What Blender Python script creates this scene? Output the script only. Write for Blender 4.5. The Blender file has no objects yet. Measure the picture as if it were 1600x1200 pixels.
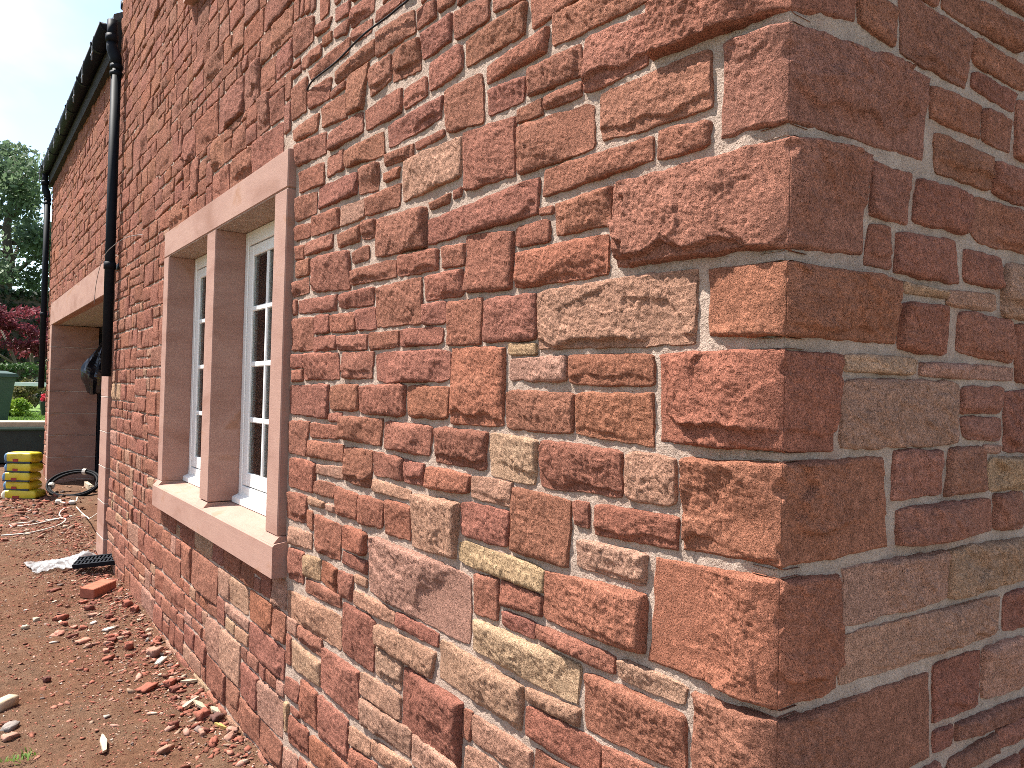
import bpy, math, random
import numpy as np
from mathutils import Matrix, Vector

# ------------------------------------------------------------------ camera, sky, sun, exposure
scene = bpy.context.scene
cam_data = bpy.data.cameras.new('camera')
cam = bpy.data.objects.new('camera', cam_data)
scene.collection.objects.link(cam)
CAM = (0.6681, -0.9550, 1.41)
FWD = Vector((-0.811644, 0.583981, 0.014160)).normalized()
UPV = Vector((-0.003346, -0.028887, 0.999577)).normalized()
RGT = FWD.cross(UPV).normalized()
UPV = RGT.cross(FWD).normalized()
mw = Matrix((RGT, UPV, -FWD)).transposed().to_4x4()
mw.translation = CAM
cam.matrix_world = mw
cam_data.sensor_width = 36
cam_data.lens = 36 * 1213 / 1600
cam_data.clip_start = 0.02
cam_data.clip_end = 2000
scene.camera = cam

SUN_EL = math.radians(58)
SUN_AZ = math.radians(50)            # from the long wall's outward normal towards its far end
SUN = Vector((-math.cos(SUN_EL) * math.sin(SUN_AZ), -math.cos(SUN_EL) * math.cos(SUN_AZ), math.sin(SUN_EL)))
sun_data = bpy.data.lights.new('sun', 'SUN')
sun_data.energy = 5.0
sun_data.angle = math.radians(0.53)
sun_data.color = (1.0, 0.955, 0.89)
sun = bpy.data.objects.new('sun', sun_data)
sun.rotation_euler = (-SUN).to_track_quat('-Z', 'Y').to_euler()
sun.location = (-5, -5, 9)
scene.collection.objects.link(sun)

world = bpy.data.worlds.new('World')
scene.world = world
world.use_nodes = True
nt = world.node_tree
nt.nodes.clear()
out = nt.nodes.new('ShaderNodeOutputWorld')
bg = nt.nodes.new('ShaderNodeBackground')
bg.inputs['Strength'].default_value = 0.118
sky = nt.nodes.new('ShaderNodeTexSky')
sky.sky_type = 'NISHITA'
sky.sun_disc = False
sky.sun_elevation = SUN_EL
sky.sun_rotation = math.atan2(SUN.x, SUN.y)
sky.dust_density = 1.2
sky.ozone_density = 1.0
tc = nt.nodes.new('ShaderNodeTexCoord')
mp = nt.nodes.new('ShaderNodeMapping')
mp.inputs['Scale'].default_value = (1, 1, 1.7)
mp.inputs['Location'].default_value = (0.35, 0.1, 0.25)
n1 = nt.nodes.new('ShaderNodeTexNoise')
n1.inputs['Scale'].default_value = 2.3
n1.inputs['Detail'].default_value = 7
n1.inputs['Roughness'].default_value = 0.52
n1.inputs['Distortion'].default_value = 0.25
ramp = nt.nodes.new('ShaderNodeValToRGB')
ramp.color_ramp.elements[0].position = 0.46
ramp.color_ramp.elements[1].position = 0.66
n2 = nt.nodes.new('ShaderNodeTexNoise')
n2.inputs['Scale'].default_value = 5.0
n2.inputs['Detail'].default_value = 5
cr = nt.nodes.new('ShaderNodeValToRGB')
cr.color_ramp.elements[0].position = 0.3
cr.color_ramp.elements[0].color = (2.2, 2.45, 2.8, 1)
cr.color_ramp.elements[1].position = 0.7
cr.color_ramp.elements[1].color = (5.2, 5.1, 4.95, 1)
mix = nt.nodes.new('ShaderNodeMix')
mix.data_type = 'RGBA'
L = nt.links.new
L(tc.outputs['Generated'], mp.inputs['Vector'])
L(mp.outputs['Vector'], n1.inputs['Vector'])
L(mp.outputs['Vector'], n2.inputs['Vector'])
L(n1.outputs['Fac'], ramp.inputs['Fac'])
L(n2.outputs['Fac'], cr.inputs['Fac'])
L(ramp.outputs['Color'], mix.inputs[0])
L(sky.outputs['Color'], mix.inputs[6])
L(cr.outputs['Color'], mix.inputs[7])
L(mix.outputs[2], bg.inputs['Color'])
L(bg.outputs['Background'], out.inputs['Surface'])

scene.render.engine = 'CYCLES'
scene.cycles.use_denoising = False
scene.cycles.sample_clamp_indirect = 4.0
scene.cycles.pixel_filter_type = 'BLACKMAN_HARRIS'
scene.cycles.filter_width = 0.85
scene.cycles.max_bounces = 6
scene.cycles.transparent_max_bounces = 12
scene.view_settings.view_transform = 'Standard'
scene.view_settings.look = 'None'
scene.view_settings.gamma = 1
scene.view_settings.use_curve_mapping = False
scene.view_settings.exposure = 1.32

random.seed(7)
RNG = np.random.default_rng(11)

# ------------------------------------------------------------------ helpers
def _h(ix, iy, seed):
    with np.errstate(over='ignore'):
        h = (ix.astype(np.uint32) * np.uint32(374761393) + iy.astype(np.uint32) * np.uint32(668265263)
             + np.uint32((seed * 1274126177 + 12345) & 0xffffffff))
        h = (h ^ (h >> np.uint32(13))) * np.uint32(1274126177)
        h = (h ^ (h >> np.uint32(16))) * np.uint32(2246822519)
        h = h ^ (h >> np.uint32(13))
    return h.astype(np.float64) * (2 * np.pi / 4294967296.0)

def noise(x, y, seed=0):
    """gradient noise, about -1..1"""
    x = np.asarray(x, float); y = np.asarray(y, float)
    fx = np.floor(x); fy = np.floor(y)
    ix = fx.astype(np.int64); iy = fy.astype(np.int64)
    dx = x - fx; dy = y - fy
    u = dx * dx * dx * (dx * (dx * 6 - 15) + 10)
    v = dy * dy * dy * (dy * (dy * 6 - 15) + 10)
    def g(a, b):
        t = _h(ix + a, iy + b, seed)
        return np.cos(t) * (dx - a) + np.sin(t) * (dy - b)
    n0 = g(0, 0) * (1 - u) + g(1, 0) * u
    n1_ = g(0, 1) * (1 - u) + g(1, 1) * u
    return (n0 * (1 - v) + n1_ * v) * 1.5

def fbm(x, y, seed=0, octv=3):
    s = 0; a = 1.0; t = 0
    for k in range(octv):
        s = s + a * noise(x * 2 ** k + 17.3 * k, y * 2 ** k - 9.1 * k, seed + k)
        t += a; a *= 0.5
    return s / t

def sstep(x):
    x = np.clip(x, 0, 1)
    return x * x * (3 - 2 * x)

def link(o, parent=None):
    scene.collection.objects.link(o)
    if parent is not None:
        o.parent = parent
        o.matrix_parent_inverse = Matrix.Translation(-Vector(parent_loc(parent)))
    return o

def parent_loc(p):
    v = Vector((0, 0, 0))
    while p is not None:
        v = v + p.location
        p = None if p.parent is None else None
    return v

def mesh_np(name, verts, quads=None, tris=None, mat=None, tint=None, smooth=True, parent=None):
    """verts (n,3); quads (m,4); tris (k,3) -> one mesh object in world coordinates"""
    me = bpy.data.meshes.new(name)
    verts = np.asarray(verts, np.float32)
    loops = []; starts = []; pos = 0
    nq = 0 if quads is None else len(quads)
    ntr = 0 if tris is None else len(tris)
    if nq:
        loops.append(np.asarray(quads, np.int32).ravel())
        starts.append(np.arange(nq, dtype=np.int32) * 4); pos = nq * 4
    if ntr:
        loops.append(np.asarray(tris, np.int32).ravel())
        starts.append(pos + np.arange(ntr, dtype=np.int32) * 3)
    loops = np.concatenate(loops); starts = np.concatenate(starts)
    me.vertices.add(len(verts)); me.vertices.foreach_set('co', verts.ravel())
    me.loops.add(len(loops)); me.loops.foreach_set('vertex_index', loops)
    me.polygons.add(len(starts)); me.polygons.foreach_set('loop_start', starts)
    me.update(calc_edges=True)
    if smooth:
        me.polygons.foreach_set('use_smooth', np.ones(len(starts), bool))
    if tint is not None:
        at = me.attributes.new('tint', 'FLOAT_COLOR', 'POINT')
        t = np.ones((len(verts), 4), np.float32)
        t[:, :3] = np.asarray(tint, np.float32)
        at.data.foreach_set('color', t.ravel())
    if mat is not None:
        me.materials.append(mat)
    o = bpy.data.objects.new(name, me)
    return link(o, parent)

class MB:
    """collects simple shapes into one mesh"""
    def __init__(self):
        self.v = []; self.f = []
    def add(self, vs, fs):
        b = len(self.v)
        self.v += [tuple(p) for p in vs]
        self.f += [tuple(i + b for i in f) for f in fs]
    def box(self, x0, x1, y0, y1, z0, z1, bev=0.0):
        if bev <= 0:
            vs = [(x, y, z) for z in (z0, z1) for y in (y0, y1) for x in (x0, x1)]
            fs = [(0, 2, 3, 1), (4, 5, 7, 6), (0, 1, 5, 4), (2, 6, 7, 3), (0, 4, 6, 2), (1, 3, 7, 5)]
            self.add(vs, fs); return
        c = ((x0 + x1) / 2, (y0 + y1) / 2, (z0 + z1) / 2)
        hx, hy, hz = (x1 - x0) / 2, (y1 - y0) / 2, (z1 - z0) / 2
        vs = []; idx = {}
        for sx in (-1, 1):
            for sy in (-1, 1):
                for sz in (-1, 1):
                    for ax in range(3):
                        d = [hx - bev, hy - bev, hz - bev]
                        d[ax] = (hx, hy, hz)[ax]
                        idx[(sx, sy, sz, ax)] = len(vs)
                        vs.append((c[0] + sx * d[0], c[1] + sy * d[1], c[2] + sz * d[2]))
        fs = []
        for ax in range(3):
            o1, o2 = [a for a in range(3) if a != ax]
            for s in (-1, 1):
                q = []
                for (p, r) in ((-1, -1), (1, -1), (1, 1), (-1, 1)):
                    k = [0, 0, 0]; k[ax] = s; k[o1] = p; k[o2] = r
                    q.append(idx[(k[0], k[1], k[2], ax)])
                flip = (s > 0) == (ax == 1)
                fs.append(tuple(q[::-1]) if flip else tuple(q))
        for ax in range(3):          # edges along ax
            o1, o2 = [a for a in range(3) if a != ax]
            for p in (-1, 1):
                for r in (-1, 1):
                    def kk(s, face):
                        k = [0, 0, 0]; k[ax] = s; k[o1] = p; k[o2] = r
                        return idx[(k[0], k[1], k[2], face)]
                    fs.append((kk(-1, o1), kk(1, o1), kk(1, o2), kk(-1, o2)))
        for sx in (-1, 1):
            for sy in (-1, 1):
                for sz in (-1, 1):
                    fs.append(tuple(idx[(sx, sy, sz, a)] for a in range(3)))
        self.add(vs, fs)
    def tube(self, pts, r, n=8, cap=True):
        pts = [Vector(p) for p in pts]
        rs = r if isinstance(r, (list, tuple)) else [r] * len(pts)
        rings = []; prev = None
        vs = []; fs = []
        for i, p in enumerate(pts):
            t = (pts[min(i + 1, len(pts) - 1)] - pts[max(i - 1, 0)]).normalized()
            if prev is None:
                a = Vector((0, 0, 1)) if abs(t.z) < 0.9 else Vector((1, 0, 0))
                u = t.cross(a).normalized()
            else:
                u = (prev - t * prev.dot(t)).normalized()
            prev = u
            w = t.cross(u)
            for k in range(n):
                an = 2 * math.pi * k / n
                vs.append(p + (u * math.cos(an) + w * math.sin(an)) * rs[i])
        for i in range(len(pts) - 1):
            for k in range(n):
                k2 = (k + 1) % n
                fs.append((i * n + k, i * n + k2, (i + 1) * n + k2, (i + 1) * n + k))
        if cap:
            fs.append(tuple(range(n))[::-1])
            fs.append(tuple((len(pts) - 1) * n + k for k in range(n)))
        self.add(vs, fs)
    def prism(self, prof, axis, a, b):
        """closed 2-D profile swept from a to b along axis ('x': profile is (y,z); 'y': (x,z); 'z': (x,y))"""
        n = len(prof)
        def P(p, t):
            return {'x': (t, p[0], p[1]), 'y': (p[0], t, p[1]), 'z': (p[0], p[1], t)}[axis]
        vs = [P(p, a) for p in prof] + [P(p, b) for p in prof]
        fs = [(i, (i + 1) % n, n + (i + 1) % n, n + i) for i in range(n)]
        fs += [tuple(range(n))[::-1], tuple(range(n, 2 * n))]
        self.add(vs, fs)
    def build(self, name, mat, parent=None, smooth=False):
        me = bpy.data.meshes.new(name)
        me.from_pydata(self.v, [], self.f)
        me.update()
        import bmesh
        bm = bmesh.new(); bm.from_mesh(me)
        bmesh.ops.recalc_face_normals(bm, faces=bm.faces)
        bm.to_mesh(me); bm.free()
        if smooth:
            me.polygons.foreach_set('use_smooth', [True] * len(me.polygons))
        me.materials.append(mat)
        return link(bpy.data.objects.new(name, me), parent)

def tag(o, label=None, cat=None, group=None, kind=None):
    if label: o['label'] = label
    if cat: o['category'] = cat
    if group: o['group'] = group
    if kind: o['kind'] = kind
    return o

def empty(name, loc):
    o = bpy.data.objects.new(name, None)
    o.empty_display_size = 0.1
    o.location = loc
    scene.collection.objects.link(o)
    return o

# ------------------------------------------------------------------ materials
class NT:
    def __init__(self, name):
        self.m = bpy.data.materials.new(name)
        self.m.use_nodes = True
        self.t = self.m.node_tree
        self.b = self.t.nodes['Principled BSDF']
        self.o = self.t.nodes['Material Output']
        self.tc = self.t.nodes.new('ShaderNodeTexCoord')
    def node(self, typ, **kw):
        n = self.t.nodes.new(typ)
        for k, v in kw.items():
            if k.startswith('_'):
                setattr(n, k[1:], v)
            else:
                n.inputs[k.replace('__', ' ')].default_value = v
        return n
    def l(self, a, b):
        self.t.links.new(a, b)
    def noise(self, scale, detail=4, rough=0.55, vec=None, dist=0.0):
        n = self.node('ShaderNodeTexNoise', Scale=scale, Detail=detail, Roughness=rough, Distortion=dist)
        self.l(vec if vec is not None else self.tc.outputs['Object'], n.inputs['Vector'])
        return n.outputs['Fac']
    def scaled(self, sc, rot=(0, 0, 0)):
        n = self.node('ShaderNodeMapping')
        n.inputs['Scale'].default_value = sc
        n.inputs['Rotation'].default_value = rot
        self.l(self.tc.outputs['Object'], n.inputs['Vector'])
        return n.outputs['Vector']
    def ramp(self, fac, stops):
        n = self.t.nodes.new('ShaderNodeValToRGB')
        e = n.color_ramp.elements
        while len(e) < len(stops):
            e.new(0.5)
        for k, (p, c) in enumerate(stops):
            e[k].position = p
            e[k].color = (c, c, c, 1) if isinstance(c, (int, float)) else (*c, 1)
        self.l(fac, n.inputs['Fac'])
        return n.outputs['Color']
    def mix(self, fac, a, b, blend='MIX'):
        n = self.t.nodes.new('ShaderNodeMix')
        n.data_type = 'RGBA'; n.blend_type = blend
        for s, v in ((0, fac), (6, a), (7, b)):
            if hasattr(v, 'is_linked') or hasattr(v, 'links'):
                self.l(v, n.inputs[s])
            elif s == 0:
                n.inputs[0].default_value = v
            else:
                n.inputs[s].default_value = (*v, 1)
        return n.outputs[2]
    def math(self, op, a, b=None):
        n = self.t.nodes.new('ShaderNodeMath'); n.operation = op
        for s, v in ((0, a), (1, b)):
            if v is None: continue
            if hasattr(v, 'links'): self.l(v, n.inputs[s])
            else: n.inputs[s].default_value = v
        return n.outputs[0]
    def bump(self, height, strength, dist, prev=None):
        n = self.node('ShaderNodeBump', Strength=strength, Distance=dist)
        self.l(height, n.inputs['Height'])
        if prev is not None: self.l(prev, n.inputs['Normal'])
        return n.outputs['Normal']
    def fin(self, col=None, rough=0.9, normal=None, spec=0.3, **kw):
        if col is not None:
            if hasattr(col, 'links'): self.l(col, self.b.inputs['Base Color'])
            else: self.b.inputs['Base Color'].default_value = (*col, 1)
        if hasattr(rough, 'links'): self.l(rough, self.b.inputs['Roughness'])
        else: self.b.inputs['Roughness'].default_value = rough
        self.b.inputs['Specular IOR Level'].default_value = spec
        if normal is not None: self.l(normal, self.b.inputs['Normal'])
        for k, v in kw.items():
            self.b.inputs[k.replace('__', ' ')].default_value = v
        return self.m

def plain(name, col, rough=0.6, var=0.12, scale=12, bump=0.0, bscale=60, spec=0.3, **kw):
    n = NT(name)
    f = n.noise(scale, 5)
    c = n.mix(n.ramp(f, [(0.3, 0.0), (0.7, 1.0)]), tuple(x * (1 - var) for x in col), tuple(min(1, x * (1 + var)) for x in col))
    nm = n.bump(n.noise(bscale, 4), bump, 0.004) if bump else None
    return n.fin(c, rough, nm, spec, **kw)

def mat_stone():
    n = NT('rock_faced_sandstone')
    at = n.node('ShaderNodeAttribute', _attribute_name='tint')
    base = at.outputs['Color']
    # broad iron staining, bedding bands, and grain speckle
    big = n.ramp(n.noise(9, 4, 0.6), [(0.32, 0.0), (0.72, 1.0)])
    c = n.mix(n.math('MULTIPLY', big, 0.34), base, n.mix(1.0, base, (0.74, 0.70, 0.70), 'MULTIPLY'))
    buff = n.ramp(n.noise(5.5, 5, 0.62, n.scaled((1, 1, 2.2))), [(0.60, 0.0), (0.74, 1.0)])
    c = n.mix(n.math('MULTIPLY', buff, 0.30), c, n.mix(1.0, c, (1.18, 1.40, 1.45), 'MULTIPLY'))
    band = n.ramp(n.noise(6, 3, 0.5, n.scaled((1.2, 1.2, 12), (0.12, 0.1, 0))), [(0.35, 0.82), (0.65, 1.14)])
    c = n.mix(0.6, c, band, 'MULTIPLY')
    gr = n.ramp(n.noise(260, 3, 0.7), [(0.28, 0.50), (0.5, 1.0), (0.72, 1.45)])
    c = n.mix(0.75, c, gr, 'MULTIPLY')
    mid = n.ramp(n.noise(60, 5, 0.7), [(0.3, 0.62), (0.7, 1.34)])
    c = n.mix(0.8, c, mid, 'MULTIPLY')
    fleck = n.ramp(n.noise(120, 5, 0.75, n.scaled((1.0, 1.0, 0.55))), [(0.62, 0.0), (0.72, 1.0)])
    c = n.mix(n.math('MULTIPLY', fleck, 0.28), c, (0.55, 0.40, 0.33))
    lime = n.ramp(n.noise(14, 8, 0.72), [(0.70, 0.0), (0.78, 1.0)])
    c = n.mix(n.math('MULTIPLY', lime, 0.18), c, (0.62, 0.52, 0.44))
    nm = n.bump(n.noise(120, 5, 0.75), 1.0, 0.030)
    nm = n.bump(n.noise(380, 2, 0.6), 1.0, 0.006, nm)
    return n.fin(c, 0.95, nm, 0.12)

def mat_mortar():
    n = NT('lime_mortar')
    c = n.ramp(n.noise(18, 5, 0.6), [(0.3, (0.385, 0.287, 0.228)), (0.7, (0.53, 0.405, 0.325))])
    sp = n.ramp(n.noise(420, 2, 0.6), [(0.3, 0.55), (0.5, 1.0), (0.75, 1.3)])
    c = n.mix(0.6, c, sp, 'MULTIPLY')
    red = n.ramp(n.noise(7, 5, 0.7), [(0.52, 0.0), (0.68, 1.0)])
    c = n.mix(n.math('MULTIPLY', red, 0.35), c, (0.42, 0.22, 0.15))
    nm = n.bump(n.noise(90, 5, 0.72), 1.0, 0.010)
    nm = n.bump(n.noise(380, 2, 0.6), 0.9, 0.003, nm)
    return n.fin(c, 0.97, nm, 0.1)

def mat_dressed():
    n = NT('dressed_sandstone')
    st = n.noise(3.0, 4, 0.55, n.scaled((0.7, 1.0, 2.0), (0.0, 0.5, 0.0)), 0.6)
    c = n.ramp(st, [(0.28, (0.275, 0.145, 0.105)), (0.46, (0.345, 0.20, 0.155)), (0.60, (0.375, 0.225, 0.175)), (0.68, (0.325, 0.172, 0.112)), (0.78, (0.36, 0.21, 0.157))])
    g = n.ramp(n.noise(300, 3, 0.7), [(0.3, 0.68), (0.7, 1.28)])
    c = n.mix(0.6, c, g, 'MULTIPLY')
    saw = n.ramp(n.noise(60, 2, 0.5, n.scaled((0.05, 0.05, 3.0))), [(0.3, 0.93), (0.7, 1.05)])
    c = n.mix(0.6, c, saw, 'MULTIPLY')
    nm = n.bump(n.noise(300, 3, 0.6), 0.5, 0.0016)
    nm = n.bump(n.noise(50, 2, 0.5, n.scaled((0.06, 0.06, 3.0))), 0.12, 0.001, nm)
    return n.fin(c, 0.85, nm, 0.2)

def mat_soil():
    n = NT('red_soil')
    big = n.noise(1.6, 6, 0.62)
    c = n.ramp(big, [(0.30, (0.165, 0.080, 0.047)), (0.48, (0.205, 0.106, 0.063)), (0.60, (0.20, 0.116, 0.073)), (0.74, (0.222, 0.103, 0.059))])
    m2 = n.ramp(n.noise(16, 6, 0.7), [(0.3, 0.62), (0.7, 1.3)])
    c = n.mix(0.75, c, m2, 'MULTIPLY')
    sp = n.ramp(n.noise(150, 3, 0.7), [(0.3, 0.6), (0.52, 1.0), (0.76, 1.5)])
    c = n.mix(0.7, c, sp, 'MULTIPLY')
    dust = n.ramp(n.noise(4.5, 7, 0.7), [(0.56, 0.0), (0.72, 1.0)])
    c = n.mix(n.math('MULTIPLY', dust, 0.4), c, (0.27, 0.175, 0.12))
    nm = n.bump(n.noise(40, 7, 0.74), 1.0, 0.035)
    nm = n.bump(n.noise(190, 3, 0.7), 1.0, 0.007, nm)
    return n.fin(c, 0.97, nm, 0.1)

def mat_pebble():
    n = NT('stone_chips')
    at = n.node('ShaderNodeAttribute', _attribute_name='tint')
    g = n.ramp(n.noise(120, 3, 0.6), [(0.3, 0.75), (0.7, 1.2)])
    c = n.mix(0.8, at.outputs['Color'], g, 'MULTIPLY')
    nm = n.bump(n.noise(160, 3), 0.5, 0.003)
    return n.fin(c, 0.95, nm, 0.15)

def mat_leaf(name, c1, c2, c3, trans=0.35, scale=1.3):
    n = NT(name)
    at = n.node('ShaderNodeAttribute', _attribute_name='tint')
    f = n.noise(scale, 4)
    c = n.ramp(f, [(0.3, c1), (0.5, c2), (0.7, c3)])
    c = n.mix(1.0, c, at.outputs['Color'], 'MULTIPLY')
    n.fin(c, 0.6, None, 0.3)
    tr = n.node('ShaderNodeBsdfTranslucent')
    n.l(c, tr.inputs['Color'])
    ms = n.node('ShaderNodeMixShader'); ms.inputs[0].default_value = trans
    n.l(n.b.outputs[0], ms.inputs[1]); n.l(tr.outputs[0], ms.inputs[2])
    n.l(ms.outputs[0], n.o.inputs['Surface'])
    return n.m

def mat_glass():
    n = NT('window_glass')
    gl = n.node('ShaderNodeBsdfGlossy'); gl.inputs['Roughness'].default_value = 0.02
    tp = n.node('ShaderNodeBsdfTransparent'); tp.inputs['Color'].default_value = (0.85, 0.88, 0.87, 1)
    fr = n.node('ShaderNodeFresnel', IOR=1.5)
    nm = n.bump(n.noise(2.5, 2), 0.03, 0.02)
    n.l(nm, gl.inputs['Normal'])
    ms = n.node('ShaderNodeMixShader')
    n.l(n.math('MULTIPLY', fr.outputs[0], 1.0), ms.inputs[0])
    n.l(tp.outputs[0], ms.inputs[1]); n.l(gl.outputs[0], ms.inputs[2])
    n.l(ms.outputs[0], n.o.inputs['Surface'])
    n.t.nodes.remove(n.b)
    return n.m

def mat_polythene():
    n = NT('clear_polythene')
    n.fin((0.42, 0.42, 0.42), 0.3, n.bump(n.noise(30, 4), 0.4, 0.01), 0.5)
    tp = n.node('ShaderNodeBsdfTransparent')
    ms = n.node('ShaderNodeMixShader'); ms.inputs[0].default_value = 0.34
    n.l(tp.outputs[0], ms.inputs[1]); n.l(n.b.outputs[0], ms.inputs[2])
    n.l(ms.outputs[0], n.o.inputs['Surface'])
    return n.m

M_STONE = mat_stone(); M_MORTAR = mat_mortar(); M_DRESS = mat_dressed(); M_SOIL = mat_soil(); M_PEB = mat_pebble()
M_GLASS = mat_glass(); M_POLY = mat_polythene()
M_WHITE = plain('white_window_paint', (0.80, 0.79, 0.755), 0.38, 0.02, 8, spec=0.45)
M_BLACKPL = plain('black_cast_pipe', (0.008, 0.010, 0.014), 0.58, 0.2, 20, 0.06, 120, spec=0.10)
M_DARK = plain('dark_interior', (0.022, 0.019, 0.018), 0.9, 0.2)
M_CURT = plain('brown_curtain', (0.13, 0.09, 0.075), 0.9, 0.35, 5)
M_GREYST = plain('aluminium_spacer', (0.2, 0.205, 0.2), 0.4, 0.05)
M_SOFFIT = plain('pale_soffit_board', (0.36, 0.345, 0.31), 0.8, 0.08)
M_SLATE = plain('roof_slate', (0.07, 0.072, 0.08), 0.6, 0.25, 6, 0.3, 40)
M_WOOD = plain('weathered_timber', (0.43, 0.34, 0.235), 0.8, 0.2, 9, 0.3, 60)
M_WOODD = plain('brown_timber', (0.22, 0.16, 0.10), 0.85, 0.25, 9, 0.3, 60)
M_CABLEW = plain('white_cable', (0.62, 0.57, 0.49), 0.55, 0.1)
M_CABLEK = plain('black_cable', (0.015, 0.015, 0.017), 0.7, 0.1, spec=0.1)
M_YEL = plain('yellow_plastic_sack', (0.62, 0.48, 0.03), 0.42, 0.08, 9, 0.15, 25, spec=0.4)
M_BLUE = plain('blue_sack_print', (0.12, 0.22, 0.34), 0.42, 0.1)
M_RED = plain('red_sack_print', (0.36, 0.05, 0.035), 0.42, 0.1)
M_CREAM = plain('pale_sack_end', (0.72, 0.70, 0.52), 0.45, 0.1)
M_GREENPL = plain('dark_green_plastic', (0.036, 0.070, 0.048), 0.42, 0.1, 8, 0.05, spec=0.45)
M_GREENDK = plain('green_black_plastic', (0.016, 0.03, 0.026), 0.45, 0.2, 8, 0.05, spec=0.4)
M_BAG = plain('black_bin_liner', (0.012, 0.013, 0.018), 0.22, 0.2, 8, 0.5, 18, spec=0.55)
M_BARK = plain('bark', (0.09, 0.07, 0.05), 0.95, 0.3, 14, 0.6, 40)
M_PAINTRED = plain('red_oxide_steel', (0.22, 0.04, 0.03), 0.6, 0.15)
M_BRICK = plain('red_brick', (0.33, 0.12, 0.075), 0.95, 0.2, 30, 0.5, 120, spec=0.1)

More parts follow.
